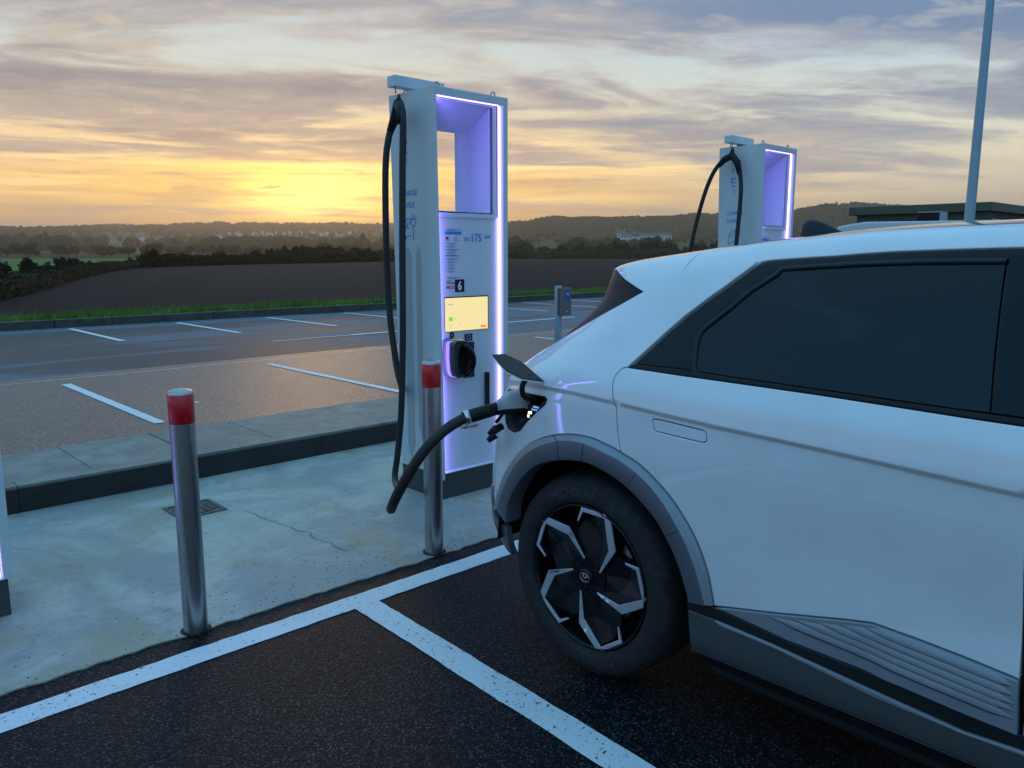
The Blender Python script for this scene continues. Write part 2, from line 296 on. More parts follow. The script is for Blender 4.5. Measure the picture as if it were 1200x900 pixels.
# ------------------------------------------------------------------ object helpers
def link(name, me, parent=None, m=None):
    o = bpy.data.objects.new(name, me); COL.objects.link(o)
    if parent: o.parent = parent
    if m is not None and me is not None and not me.materials: me.materials.append(m)
    return o
def tag(o, label=None, cat=None, group=None, kind=None):
    if label: o['label'] = label
    if cat: o['category'] = cat
    if group: o['group'] = group
    if kind: o['kind'] = kind
    return o
def thing(name, label, cat, group=None, loc=(0, 0, 0), rz=0):
    o = link(name, None); o.location = loc; o.rotation_euler = (0, 0, rz); o.empty_display_size = .1
    return tag(o, label, cat, group)
def copy_tree(o, parent=None):
    c = o.copy(); COL.objects.link(c); c.parent = parent
    for ch in list(o.children): copy_tree(ch, c)
    return c
class MB:
    def __init__(s): s.v = []; s.f = []; s.sm = []
    def add(s, vs, fs, smooth=False):
        n = len(s.v); s.v += [tuple(v) for v in vs]; s.f += [tuple(i+n for i in f) for f in fs]; s.sm += [smooth]*len(fs); return s
    def box(s, x0, x1, y0, y1, z0, z1, bev=0.0, rot=None, mtx=None):
        bm = bmesh.new(); bmesh.ops.create_cube(bm, size=1)
        for v in bm.verts: v.co = Vector(((x0+x1)/2+v.co.x*(x1-x0), (y0+y1)/2+v.co.y*(y1-y0), (z0+z1)/2+v.co.z*(z1-z0)))
        if bev: bmesh.ops.bevel(bm, geom=bm.edges[:], offset=bev, segments=2, affect='EDGES', profile=.6)
        if mtx is not None: bmesh.ops.transform(bm, matrix=mtx, verts=bm.verts)
        s.frombm(bm); return s
    def frombm(s, bm, smooth=False):
        bm.verts.index_update(); s.add([v.co[:] for v in bm.verts], [[v.index for v in f.verts] for f in bm.faces], smooth); bm.free(); return s
    def prism(s, poly, h0, h1, axis=2, bev=0.0):
        """poly in the plane square to axis, extruded from h0 to h1"""
        def P3(a, b, h): return {2: (a, b, h), 1: (a, h, b), 0: (h, a, b)}[axis]
        bm = bmesh.new(); vs = [bm.verts.new(P3(a, b, h0)) for a, b in poly]; f = bm.faces.new(vs)
        r = bmesh.ops.extrude_face_region(bm, geom=[f]); d = Vector(P3(0, 0, h1-h0))
        bmesh.ops.translate(bm, vec=d, verts=[e for e in r['geom'] if isinstance(e, bmesh.types.BMVert)])
        bmesh.ops.recalc_face_normals(bm, faces=bm.faces[:])
        if bev: bmesh.ops.bevel(bm, geom=bm.edges[:], offset=bev, segments=2, affect='EDGES', profile=.6)
        s.frombm(bm); return s
    def tube(s, path, r, n=14, cap=True, smooth=True):
        P = [Vector(p) for p in path]; k = len(P); rs = r if isinstance(r, (list, tuple)) else [r]*k
        up_ = Vector((0, 0, 1)); T0 = (P[1]-P[0]).normalized()
        N = T0.cross(up_); N = N.normalized() if N.length > 1e-3 else T0.cross(Vector((1, 0, 0))).normalized()
        vs = []; fs = []
        for i in range(k):
            T = (P[min(i+1, k-1)]-P[max(i-1, 0)]).normalized(); N = (N-T*N.dot(T)).normalized(); B = T.cross(N)
            for j in range(n):
                a = 2*math.pi*j/n; vs.append(P[i]+(N*math.cos(a)+B*math.sin(a))*rs[i])
        for i in range(k-1):
            for j in range(n): fs.append((i*n+j, i*n+(j+1) % n, (i+1)*n+(j+1) % n, (i+1)*n+j))
        s.add(vs, fs, smooth)
        if cap:
            m = len(s.v)-len(vs); s.f += [tuple(m+j for j in range(n))[::-1], tuple(m+(k-1)*n+j for j in range(n))]; s.sm += [False, False]
        return s
    def lathe(s, prof, c=(0, 0, 0), axis=2, n=32, smooth=True):
        """prof: (radius, height) pairs; axis of turning"""
        vs = []; fs = []; k = len(prof)
        for r, h in prof:
            for j in range(n):
                a = 2*math.pi*j/n; u, v_ = r*math.cos(a), r*math.sin(a)
                q = {2: (u, v_, h), 0: (h, u, v_), 1: (v_, h, u)}[axis]; vs.append((q[0]+c[0], q[1]+c[1], q[2]+c[2]))
        for i in range(k-1):
            for j in range(n): fs.append((i*n+j, i*n+(j+1) % n, (i+1)*n+(j+1) % n, (i+1)*n+j))
        return s.add(vs, fs, smooth)
    def mesh(s, name):
        me = bpy.data.meshes.new(name); me.from_pydata(s.v, [], s.f); me.polygons.foreach_set('use_smooth', s.sm); me.update(); return me
    def build(s, name, m, parent=None): return link(name, s.mesh(name), parent, m)
def catmull(pts, step=.012, closed=False):
    P = [np.array(p, float) for p in pts]; n = len(P); out = []
    for i in range(n if closed else n-1):
        p0, p1, p2, p3 = P[(i-1) % n if closed else max(i-1, 0)], P[i], P[(i+1) % n], P[(i+2) % n if closed else min(i+2, n-1)]
        k = max(1, int(np.linalg.norm(p2-p1)/step))
        for j in range(k):
            u = j/k; out.append(.5*((2*p1)+(p2-p0)*u+(2*p0-5*p1+4*p2-p3)*u*u+(3*p1-p0-3*p2+p3)*u**3))
    if not closed: out.append(P[-1])
    return np.array(out)
def lin(pts, step=.014, closed=True):
    P = [np.array(p, float) for p in pts]; out = []
    for i in range(len(P) if closed else len(P)-1):
        a, b = P[i], P[(i+1) % len(P)]; L = np.linalg.norm(b-a)
        if L < 1e-6: continue
        k = max(1, int(L/step)); out += [a+(b-a)*j/k for j in range(k)]
    if not closed: out.append(P[-1])
    return np.array(out)
def area(P): x, y = P[:, 0], P[:, 1]; return .5*float(np.sum(x*np.roll(y, -1)-np.roll(x, -1)*y))
def offset(P, d):
    """inset a counter-clockwise loop by d"""
    a = np.roll(P, 1, 0); b = np.roll(P, -1, 0); e1 = P-a; e2 = b-P
    e1 /= np.maximum(np.linalg.norm(e1, axis=1, keepdims=True), 1e-9); e2 /= np.maximum(np.linalg.norm(e2, axis=1, keepdims=True), 1e-9)
    n1 = np.stack([-e1[:, 1], e1[:, 0]], 1); n2 = np.stack([-e2[:, 1], e2[:, 0]], 1)
    n = n1+n2; l = np.linalg.norm(n, axis=1, keepdims=True); n = n/np.maximum(l, 1e-6); c = np.maximum(np.sum(n*n1, 1, keepdims=True), .5)
    return P+n*d/c
def inside(P, X, Y):
    r = np.zeros(np.shape(X), bool); n = len(P); j = n-1
    for i in range(n):
        xi, yi = P[i]; xj, yj = P[j]
        if yi != yj:
            c = ((yi > Y) != (yj > Y)) & (X < (xj-xi)*(Y-yi)/(yj-yi)+xi); r ^= c
        j = i
    return r
def mindist(P, X, Y):
    d = np.full(X.shape, 1e9)
    for i in range(0, len(P)):
        a = P[i]; b = P[(i+1) % len(P)]; e = b-a; L2 = max(float(e@e), 1e-12)
        u = np.clip(((X-a[0])*e[0]+(Y-a[1])*e[1])/L2, 0, 1); d = np.minimum(d, (X-a[0]-u*e[0])**2+(Y-a[1]-u*e[1])**2)
    return np.sqrt(d)
def sheet(outer, holes=(), grid=.022, feats=None, bev=.0025):
    """triangulate a loop with holes: returns 2-D verts, tris, and the loops (core, rim) of every boundary"""
    O = np.array(outer, float); O = O if area(O) > 0 else O[::-1]
    H = [(lambda h: h if area(h) < 0 else h[::-1])(np.array(h, float)) for h in holes]
    rims = [O]+H; cores = [offset(r, bev) for r in rims] if bev else rims
    pts = [c for c in cores]; edges = []; n = 0
    for c in cores: edges += [(n+i, n+(i+1) % len(c)) for i in range(len(c))]; n += len(c)
    lo, hi = O.min(0), O.max(0)
    if grid:
        gx, gy = np.meshgrid(np.arange(lo[0], hi[0], grid), np.arange(lo[1], hi[1], grid*.87)); gx = gx+((np.arange(gx.shape[0]) % 2)*grid*.5)[:, None]
        gx, gy = gx.ravel(), gy.ravel()
        if feats is not None and len(feats): 
            keep = np.ones(len(gx), bool); F = np.array(feats)
            for q in F[::1]: keep &= (abs(gx-q[0])+abs(gy-q[1])) > .004
            gx = np.concatenate([gx[keep], F[:, 0]]); gy = np.concatenate([gy[keep], F[:, 1]])
        k = inside(cores[0], gx, gy)
        for c in cores[1:]: k &= ~inside(c, gx, gy)
        gx, gy = gx[k], gy[k]
        if len(gx):
            d = mindist(cores[0], gx, gy)
            for c in cores[1:]: d = np.minimum(d, mindist(c, gx, gy))
            k = d > min(grid*.3, .004); pts.append(np.stack([gx[k], gy[k]], 1))
    A = np.concatenate(pts)
    vs, es, fs, ov, oe, of = delaunay_2d_cdt([Vector((float(a), float(b))) for a, b in A], edges, [], 0, 1e-7, True)
    V = np.array([(q.x, q.y) for q in vs]); T = np.array([f[:] for f in fs]); cen = V[T].mean(1)
    k = inside(cores[0], cen[:, 0], cen[:, 1])
    for c in cores[1:]: k &= ~inside(c, cen[:, 0], cen[:, 1])
    T = T[k]
    mp = {}
    for i, o in enumerate(ov):
        for q in o: mp[q] = i
    ids = []; n = 0
    for c in cores: ids.append([mp[n+i] for i in range(len(c))]); n += len(c)
    return V, T, ids, rims
def skin(name, outer, mp, m, parent=None, holes=(), thick=.012, grid=.022, feats=None, bev=.0025, flip=False, mirror=None):
    """mp(u, v, depth) -> points, normals.  Gives a panel with a rolled edge and real thickness"""
    V, T, ids, rims = sheet(outer, holes, grid, feats, bev)
    P, N = mp(V[:, 0], V[:, 1], 0.0); verts = [P]; nor = [tuple(x) for x in N]; faces = [tuple(t) for t in T]; core = len(faces); n = len(P)
    fl = []
    for idl, rim in zip(ids, rims):
        a, _ = mp(rim[:, 0], rim[:, 1], -.6*bev); b, _ = mp(rim[:, 0], rim[:, 1], -thick); k = len(rim)
        verts += [a, b, P[idl]]; c_ = n+2*k
        for i in range(k):
            j = (i+1) % k
            if bev: fl.append((c_+i, n+i, n+j, c_+j))
            else: fl.append((c_+i, n+k+i, n+k+j, c_+j)); continue
            fl.append((n+i, n+k+i, n+k+j, n+j))
        n += 3*k
    VV = np.concatenate(verts)
    faces = faces+fl
    if flip: faces = [f[::-1] for f in faces]
    if mirror is not None:
        VV = VV.copy(); VV[:, 0] = 2*mirror-VV[:, 0]; faces = [f[::-1] for f in faces]; nor = [(-a, b, c) for a, b, c in nor]
    me = bpy.data.meshes.new(name); me.from_pydata(VV.tolist(), [], faces); me.polygons.foreach_set('use_smooth', [True]*len(faces)); me.update()
    cn = []; nc = len(P)
    for p in me.polygons:
        for vi in p.vertices:
            cn.append(nor[vi] if (p.index < core and vi < nc) else tuple(p.normal))
    me.normals_split_custom_set(cn)
    return link(name, me, parent, m)
def plane_map(o, u, v, n):
    o, u, v, n = (np.array(q, float) for q in (o, u, v, n))
    def mp(a, b, d):
        a = np.asarray(a); b = np.asarray(b); return o+a[..., None]*u+b[..., None]*v+n*d, np.tile(n, (len(a), 1))
    return mp
FONTC = {}
def text(body, size, origin, u, v, m, parent, name='lettering', depth=.0015, align='LEFT', xs=1.0, bend=None, bold=0.0):
    key = (body, size, align, xs, bold)
    if key not in FONTC:
        c = bpy.data.curves.new('t', 'FONT'); c.body = body; c.size = size; c.align_x = align; c.extrude = depth/2; c.resolution_u = 2; c.offset = bold
        ob = bpy.data.objects.new('t', c); COL.objects.link(ob); bpy.context.view_layer.update()
        me = bpy.data.meshes.new_from_object(ob.evaluated_get(bpy.context.evaluated_depsgraph_get())); bpy.data.objects.remove(ob); FONTC[key] = me
    me = FONTC[key].copy(); me.materials.clear(); u = Vector(u).normalized(); v = Vector(v).normalized(); n = u.cross(v); o = Vector(origin)
    for q in me.vertices:
        x, y, z = q.co.x*xs, q.co.y, q.co.z+depth/2
        q.co = bend(x, y, z) if bend else o+u*x+v*y+n*z
    me.name = name; return link(name, me, parent, m)
def jag(x0, x1, y, amp, step, rng=random):
    n = int((x1-x0)/step); return [(x0+(x1-x0)*i/n, y+rng.uniform(-amp, amp)) for i in range(n+1)]
# ---- car body reference surface: (t, s) -> point; t runs along the side and round the ends, s up the section
XC = 2.945
BT = np.array([
 [0.00,.860,.200,2.411,.459],[0.06,.905,.300,2.490,.481],[0.14,.928,.420,2.556,.490],[0.22,.936,.560,2.574,.514],
 [0.32,.942,.740,2.557,.530],[0.42,.945,.900,2.517,.520],[0.48,.943,.985,2.461,.497],[0.53,.930,1.06,2.376,.482],
 [0.58,.900,1.13,2.298,.489],[0.64,.855,1.22,2.239,.489],[0.70,.805,1.32,2.167,.503],[0.76,.752,1.42,2.106,.473],
 [0.82,.690,1.515,2.082,.393],[0.87,.610,1.575,2.065,.295],[0.91,.500,1.595,2.022,.252],[0.96,.250,1.611,1.977,.150],
 [1.00,.000,1.615,1.934,.001]])
TY = np.array([-2.1,-1.45,-1.2,-.9,-.6,-.35,0,.5,.9,1.3,1.7,2.0,2.2,2.6])
TZ = np.array([1.13,1.14,1.22,1.36,1.50,1.575,1.60,1.605,1.597,1.566,1.518,1.475,1.415,1.351])
def spl(x, xs, ys):
    x = np.clip(x, xs[0], xs[-1]); i = np.clip(np.searchsorted(xs, x)-1, 0, len(xs)-2)
    d = np.diff(ys)/np.diff(xs); m = np.zeros(len(xs)); m[0] = d[0]; m[-1] = d[-1]
    for k in range(1, len(xs)-1):
        m[k] = 0 if d[k-1]*d[k] <= 0 else 2*d[k-1]*d[k]/(d[k-1]+d[k])
    h = xs[i+1]-xs[i]; s = (x-xs[i])/h
    return ys[i]*(2*s**3-3*s**2+1)+h*m[i]*(s**3-2*s**2+s)+ys[i+1]*(-2*s**3+3*s**2)+h*m[i+1]*(s**3-s**2)
_v = np.linspace(0, 1, 20001)
_W = spl(_v, BT[:,0], BT[:,1]); _Z = spl(_v, BT[:,0], BT[:,2]); _R0 = spl(_v, BT[:,0], BT[:,3]); _CR = spl(_v, BT[:,0], BT[:,4])
_S = np.concatenate([[0], np.cumsum(np.hypot(np.diff(_W), np.diff(_Z)))])
SMAX = float(_S[-1])
def s_of_z(z): return float(np.interp(z, _Z, _S))
def ends(s):
    r = np.interp(s, _S, _R0); R = np.interp(s, _S, _CR); W = np.interp(s, _S, _W)
    return r, R, W
def t_tail(s, k=1.25):
    r, R, W = ends(s); return float(r-R+R*k)
def t_mid(s):
    r, R, W = ends(s); return float(r-R+R*math.pi/2+max(W-R, 0))
def surf0(t, s):
    t = np.asarray(t, float); s = np.asarray(s, float)
    W = np.interp(s, _S, _W); Z = np.interp(s, _S, _Z); r = np.interp(s, _S, _R0); R = np.interp(s, _S, _CR)
    y0 = r-R; th = np.clip((t-y0)/R, 0, np.pi/2); over = np.maximum(t-y0-R*np.pi/2, 0)
    y = np.where(t < y0, t, y0+R*np.sin(th))
    W = W-.015*np.clip((np.minimum(y, y0)-1.2), 0, 2)**2
    x = W-R*(1-np.cos(th))-over
    # front end
    Rf = np.minimum(.55, np.maximum(W*.9, .01)); yf = -2.02+.10*np.clip((Z-.7), 0, 1)+Rf
    thf = np.clip((yf-t)/Rf, 0, np.pi/2); ovf = np.maximum((yf-t)-Rf*np.pi/2, 0)
    y = np.where(t < yf, yf-Rf*np.sin(thf), y); x = np.where(t < yf, W-Rf*(1-np.cos(thf))-ovf, x)
    k = (spl(np.clip(y, -2.1, 2.6), TY, TZ)-1.12)/(1.605-1.12)
    z = np.where(Z > 1.12, 1.12+(Z-1.12)*k, Z)
    drop = .22*np.clip((-1.1-y)/.95, 0, 1)**1.4
    z = z-drop*np.clip((z-.55)/.5, 0, 1)
    return XC-x, y, z
def surf(t, s, off=0.0):
    """point and outward normal (numpy arrays)"""
    e = 6e-4
    p = np.stack(surf0(t, s), -1)
    a = np.stack(surf0(np.asarray(t)+e, s), -1)-np.stack(surf0(np.asarray(t)-e, s), -1)
    e2 = 3e-3
    b = np.stack(surf0(t, np.clip(np.asarray(s)+e2, 0, SMAX)), -1)-np.stack(surf0(t, np.clip(np.asarray(s)-e2, 0, SMAX)), -1)
    n = np.cross(a, b); n = n/np.maximum(np.linalg.norm(n, axis=-1, keepdims=True), 1e-9)
    n = -n
    return p+n*np.asarray(off)[..., None], n
K = {
 'arch_outer': [(2.3329,0.2947),(2.2522,0.4117),(2.1841,0.5023),(2.0868,0.5953),(1.9858,0.6573),(1.8627,0.6967),(1.7486,0.7065),(1.6683,0.6953),(1.6033,0.6791),(1.5186,0.6498),(1.4197,0.5851),(1.3586,0.5257),(1.3076,0.4583),(1.2654,0.3673),(1.2415,0.2636)],
 'arch_mid': [(2.236,0.3263),(2.1861,0.4195),(2.1212,0.5139),(2.0479,0.5888),(1.9674,0.6385),(1.8751,0.674),(1.8021,0.6868),(1.7319,0.6861),(1.6121,0.6644),(1.5834,0.656),(1.4951,0.6174),(1.4146,0.5534),(1.3365,0.4556),(1.2938,0.3721),(1.2584,0.2668)],
 'arch_inner': [(2.1622,0.2958),(2.1424,0.3833),(2.0666,0.4921),(1.9838,0.5616),(1.8985,0.5966),(1.8029,0.6169),(1.7177,0.6205),(1.6115,0.5953),(1.5401,0.5622),(1.4575,0.5058),(1.4041,0.4444),(1.3606,0.3743),(1.3261,0.2872),(1.3198,0.26)],
 'door_seam': [(1.6062,0.6811),(1.6192,0.735),(1.6269,0.7942),(1.6336,0.8285),(1.6478,0.8719),(1.657,0.9068),(1.6525,0.9341),(1.6336,0.9609),(1.6177,0.9654)],
 'glass_upper': [(1.618,0.9664),(1.5989,0.9953),(1.5212,1.1111),(1.4691,1.181),(1.3971,1.2573),(1.3705,1.2829),(1.3178,1.3376),(1.2872,1.3728),(1.271,1.3895),(1.2445,1.3938),(1.0406,1.3916),(0.8712,1.3993),(0.7173,1.402),(0.5779,1.4039)],
 'belt_low': [(1.6174,0.9647),(1.4036,0.96),(1.2262,0.9581),(0.966,0.955),(0.7447,0.9498),(0.6084,0.9464),(0.4852,0.9446)],
 'belt_high': [(1.5917,0.9839),(1.3869,0.9844),(1.2321,0.9772),(0.9705,0.9718),(0.7488,0.9673),(0.6123,0.9651),(0.4889,0.9639)],
 'glass_rear': [(1.3774,0.9836),(1.3982,1.0675),(1.4008,1.1117),(1.388,1.1441),(1.3159,1.2259),(1.2772,1.2779),(1.2073,1.3386),(1.1997,1.3565),(1.1873,1.3597),(1.0303,1.3613),(0.8212,1.3664),(0.6043,1.3666)],
 'glass_front': [(0.6043,1.3666),(0.5926,1.256),(0.578,1.1233),(0.5569,0.966)],
 'hatch_seam': [(1.5548,1.3852),(1.5443,1.4828)],
 'roof_seam': [(1.5548,1.3852),(1.4133,1.3876),(1.2926,1.386)],
 'cpillar': [(1.6771,1.2918),(1.749,1.2449),(1.8704,1.1725),(1.9988,1.0865),(2.1392,0.9954),(2.2491,0.9534)],
 'spoiler_edge': [(1.6771,1.2918),(1.7364,1.3242),(1.8082,1.363),(1.8777,1.407),(1.9507,1.459)],
 'roofline': [(1.3697,1.5114),(1.0845,1.4995),(0.8275,1.5077),(0.6899,1.5078),(0.6054,1.5098)],
 'crease': [(2.3835,0.8049),(2.1126,0.8345),(1.9552,0.8412),(1.6362,0.8307),(1.4958,0.8232),(1.2469,0.8118),(0.9349,0.8015),(0.6772,0.7908),(0.4607,0.7818)],
 'handle': [(1.4836,0.8047),(1.4774,0.8084),(1.4612,0.8113),(1.2985,0.8032),(1.2879,0.8001),(1.2825,0.7868),(1.2824,0.7727),(1.293,0.767),(1.4584,0.7726),(1.4717,0.7753)],
 'port_hole': [(2.2852,0.7963),(2.1972,0.8089),(2.0968,0.815),(1.9638,0.8171),(1.9521,0.8094),(1.9595,0.7899),(2.0362,0.7284),(2.1,0.6691),(2.1393,0.655),(2.1907,0.658),(2.2259,0.6776)],
 'bumper_seam': [(2.3338,0.2907),(2.3515,0.3507),(2.3648,0.4045)],
 'bumper_front': [(2.3155,0.2711),(2.1948,0.2635),(2.1904,0.2031),(2.1883,0.137)],
 'clad_top': [(1.2351,0.2639),(1.1969,0.2737),(1.0584,0.3057),(0.9563,0.3311),(0.8382,0.3606),(0.7721,0.3751),(0.656,0.3729),(0.549,0.3679),(0.4327,0.3591)],
 'band_top': [(1.3323,0.2502),(1.2347,0.2617),(1.1414,0.2548),(1.0061,0.2413),(0.6803,0.2368),(0.5504,0.2283),(0.4236,0.2245)],
 'band_low': [(1.3297,0.2233),(1.2736,0.2257),(1.2194,0.2252),(1.0427,0.2176),(0.7543,0.1942),(0.539,0.178),(0.4247,0.1866)],
 'chrome_low': [(1.2139,0.2114),(1.0349,0.2061),(0.7543,0.1757),(0.5388,0.1693),(0.4242,0.1748)],
 'sill_low': [(1.3352,0.0729),(1.2547,0.0787),(0.9505,0.0833),(0.6439,0.0875),(0.4896,0.0862)],
 'rib1': [(1.0609,0.2969),(1.0424,0.2994),(0.4347,0.2649)],
 'rib2': [(0.9884,0.3139),(0.9683,0.3167),(0.4361,0.2847)],
 'rib3': [(0.9194,0.3291),(0.9001,0.3309),(0.4374,0.302)],
 'rib4': [(0.8535,0.3445),(0.8329,0.3466),(0.4418,0.3214)],
 'rib5': [(0.7906,0.3583),(0.7731,0.3599),(0.4465,0.3421)],
 'door_front': [(0.4392,0.4766),(0.4334,0.3575),(0.4236,0.2245),(0.4176,0.1308)],
 'door_crease': [(0.7513,0.3762),(0.5913,0.4185),(0.4408,0.455)],
 'archjoints': [(1.9992,0.6041),(1.9418,0.5865),(1.89,0.5999),(1.7988,0.6751),(1.7748,0.6615),(1.7162,0.622),(2.1565,0.467),(2.0515,0.5028),(2.1921,0.3139),(2.1527,0.3531),(1.5834,0.6568),(1.5331,0.5617),(1.2929,0.3723),(1.3198,0.2912)],
}
# ================================================================== GROUND AND CAR PARK
def struct(o): o['kind'] = 'structure'; return o
LOT = .10                                        # level of the upper lot behind the kerb
g = MB(); g.box(-40, 60, -60, 3.30, -.30, 0.0); struct(g.build('parking_bay_asphalt', M_asph))
# concrete pad with a ragged asphalt edge
random.seed(2)
edge = jag(-12, 30, 3.055, .010, .045); edge = [(x, y+.012*math.sin(x*1.7)) for x, y in edge]
m_ = MB(); n_ = len(edge); vs = [(x, y, .006) for x, y in edge]+[(x, 5.275, .006) for x, _ in edge]+[(x, y, -.2) for x, y in edge]
m_.add(vs, [(i, i+1, n_+i+1, n_+i) for i in range(n_-1)]+[(2*n_+i, 2*n_+i+1, i+1, i) for i in range(n_-1)]); struct(m_.build('concrete_pad', M_pad))
# hairline crack in the pad
def strip(path, w0, z, name, m, parent=None):
    b = MB(); vs = []
    for i, (x, y) in enumerate(path):
        a = Vector(path[max(i-1, 0)]); c = Vector(path[min(i+1, len(path)-1)]); t = (c-a).normalized(); nn = Vector((-t.y, t.x))*w0*random.uniform(.5, 1.3)*.5
        vs += [(x-nn.x, y-nn.y, z), (x+nn.x, y+nn.y, z)]
    b.add(vs, [(2*i, 2*i+1, 2*i+3, 2*i+2) for i in range(len(path)-1)]); return b.build(name, m, parent)
M_crack = mat('cracked_concrete', (.17, .17, .155), .9)
cp = [(1.98, 4.38), (1.99, 4.22), (2.02, 4.05), (2.03, 3.9), (2.06, 3.78), (2.04, 3.68), (2.07, 3.58), (2.05, 3.48), (2.08, 3.42)]
cp = [(x+random.uniform(-.012, .012), y+random.uniform(-.01, .01)) for x, y in [tuple(q) for q in catmull(cp, .03)]]
struct(strip(cp, .005, .0080, 'pad_crack', M_crack))
# painted bay lines
LY = 2.895
def quad_strip(name, x0, x1, y0, y1, z, m, rag=.003):
    b = MB(); L = max(x1-x0, y1-y0); n = max(2, int(L/.05)); vs = []
    for i in range(n+1):
        u = i/n
        if x1-x0 > y1-y0: vs += [(x0+(x1-x0)*u, y0+random.uniform(-rag, rag), z), (x0+(x1-x0)*u, y1+random.uniform(-rag, rag), z)]
        else: vs += [(x1+random.uniform(-rag, rag), y0+(y1-y0)*u, z), (x0+random.uniform(-rag, rag), y0+(y1-y0)*u, z)]
    b.add(vs, [(2*i, 2*i+2, 2*i+3, 2*i+1) for i in range(n)]); return struct(b.build(name, m))
quad_strip('bay_head_line', -8, 20, 2.815, 2.935, .002, M_line)
for x in (-3.4, -.75, 1.735, 4.45, 7.1, 9.8):
    q = quad_strip('bay_side_line', x, x+.118, -2.4, 2.814, .002, M_line)
    for v in q.data.vertices: v.co.x -= (2.814-v.co.y)*.037     # painted a little out of square
# drain cover
d = thing('drain_cover', 'small square cast iron drain cover set in the pad behind the left bollard', 'drain cover', None, (1.77, 4.62, .007))
GS = .70
b = MB(); b.box(-.20, -.165, -.2, .2, -.02, .006, .002).box(.165, .20, -.2, .2, -.02, .006, .002).box(-.164, .164, -.2, -.165, -.02, .006, .002).box(-.164, .164, .165, .2, -.02, .006, .002); b.build('frame', M_iron, d)
b = MB(); b.box(-.160, .160, -.160, .160, -.02, .002)
for i in range(6):
    for j in range(6):
        if (i*7+j*3) % 5: b.box(-.15+i*.051, -.108+i*.051, -.15+j*.051, -.112+j*.051, .002, .008, .002)
b.build('lid', M_iron, d)
d.scale = (GS, GS, 1)
# kerb between pad and upper lot: stones with a flat concrete haunch behind
k = thing('kerb', 'low concrete kerb with flat slabs behind it, between the pad and the upper lot', 'kerb'); k['kind'] = 'structure'; del k['category']
x = -7.0; i = 0; random.seed(9)
ks = MB().box(0, .9965, 0, .135, -.02, .168, .0035).mesh('kerb_stone'); ks.materials.append(M_kerb)
while x < 24:
    o = link('kerb_stone', ks, k); o.location = (x+.002, 5.27+random.uniform(-.002, .002), random.uniform(-.002, .002)); x += 1.0
fb = MB().box(.001, .9955, -.011, -.003, -.01, .150, .002).mesh('dark_face'); fb.materials.append(M_kerbface)  # thin darker plate over the front of each kerb stone
for i in range(31): o = link('dark_face', fb, k); o.location = (-7.0+i+.002, 5.27+random.uniform(-.001, .001), 0)
x = -7.3
slabs = []
while x < 24:
    w_ = random.choice([.62, .8, 1.25, 1.0]); sb = MB().box(x+.003, x+w_-.003, 5.409, 6.19+random.uniform(-.015, .03), 0, .166+random.uniform(-.003, .002), .004); sb.build('slab', M_kerb, k); x += w_
# upper lot
e2 = jag(-40, 90, 6.17, .012, .08); m_ = MB(); n_ = len(e2); m_.add([(x, 5.9, LOT+.045) for x, y in e2]+[(x, 10.0, LOT+.045) for x, _ in e2], [(i, i+1, n_+i+1, n_+i) for i in range(n_-1)]); struct(m_.build('upper_bay_asphalt', M_aggr))
LT = LOT+.045
g = MB(); g.add([(-40, 10.0, LT-.004), (90, 10.0, LT-.004), (90, 17.2, LT-.004), (-40, 17.2, LT-.004)], [(0, 1, 2, 3)]); struct(g.build('lane_asphalt', M_lane))
fac = (EYE-LT)/EYE
quad_strip('lane_joint_line', -14, 60, 10.69*fac, 10.69*fac+.018, LT+.004, M_linefar)
for x in (-.15-2.55, -.15, 2.54, 5.08, 7.7, 10.3, 12.9, 15.5, 18.1): 
    xx = x*fac
    quad_strip('upper_bay_line', xx-.045, xx+.045, 7.3*fac if x < 4 else 6.9*fac, 10.28*fac, LT+.004, M_linefar)
for i in range(-3, 12):
    xx = (4.60+2.13*i)*fac; quad_strip('far_bay_line', xx-.05, xx+.05, 14.75*fac, 17.9*fac, LT+.004, M_linefar)
quad_strip('aisle_edge_line', 5.85, 7.3, 11.64, 11.69, LT+.004, M_linefar); quad_strip('aisle_edge_line', 7.3, 12.9, 11.62, 11.74, LT+.004, M_linefar)
quad_strip('paint_scrap', 3.05*fac, 3.21*fac, 8.05*fac, 8.11*fac, LT+.004, M_linefar)
fk = MB()
x = -30
while x < 80: fk.box(x+.004, x+.996, 18.33*fac, 18.33*fac+.16, 0, LT+.15, .012); x += 1
struct(fk.build('far_kerb', mat('mossy_kerb', (.06, .065, .05), .8, fn=f_conc((.045, .05, .04), (.085, .09, .07), 4))))
VY = 18.33*fac+.16
m_ = MB(); nx, ny = 160, 8; vs = []
for j in range(ny):
    for i in range(nx):
        x = -30+110*i/(nx-1); y = VY-.02+1.5*j/(ny-1); vs.append((x, y, LT+.12+.05*math.sin(j/(ny-1)*math.pi)+random.uniform(-.015, .015)))
m_.add(vs, [(j*nx+i, j*nx+i+1, (j+1)*nx+i+1, (j+1)*nx+i) for j in range(ny-1) for i in range(nx-1)], True); struct(m_.build('verge_ground', M_grass))
gb = MB(); random.seed(5)
V_, F_ = [], []
for i in range(26000):
    x = random.uniform(-6, 42) if i % 4 else random.uniform(-30, 80); y = VY+.03+abs(random.gauss(0, .55)); y = min(y, VY+1.6); tuft = .5+.5*math.sin(x*2.3)*math.sin(x*.71+y*3)
    h = random.uniform(.05, .12)*(1+.7*tuft); w_ = random.uniform(.008, .018); a = random.uniform(0, 3.14); lx, ly = random.uniform(-.05, .05), random.uniform(-.06, .03)
    n_ = len(V_); z = LT+.13; V_ += [(x-w_*math.cos(a), y-w_*math.sin(a), z), (x+w_*math.cos(a), y+w_*math.sin(a), z), (x+lx, y+ly, z+h)]; F_.append((n_, n_+1, n_+2))
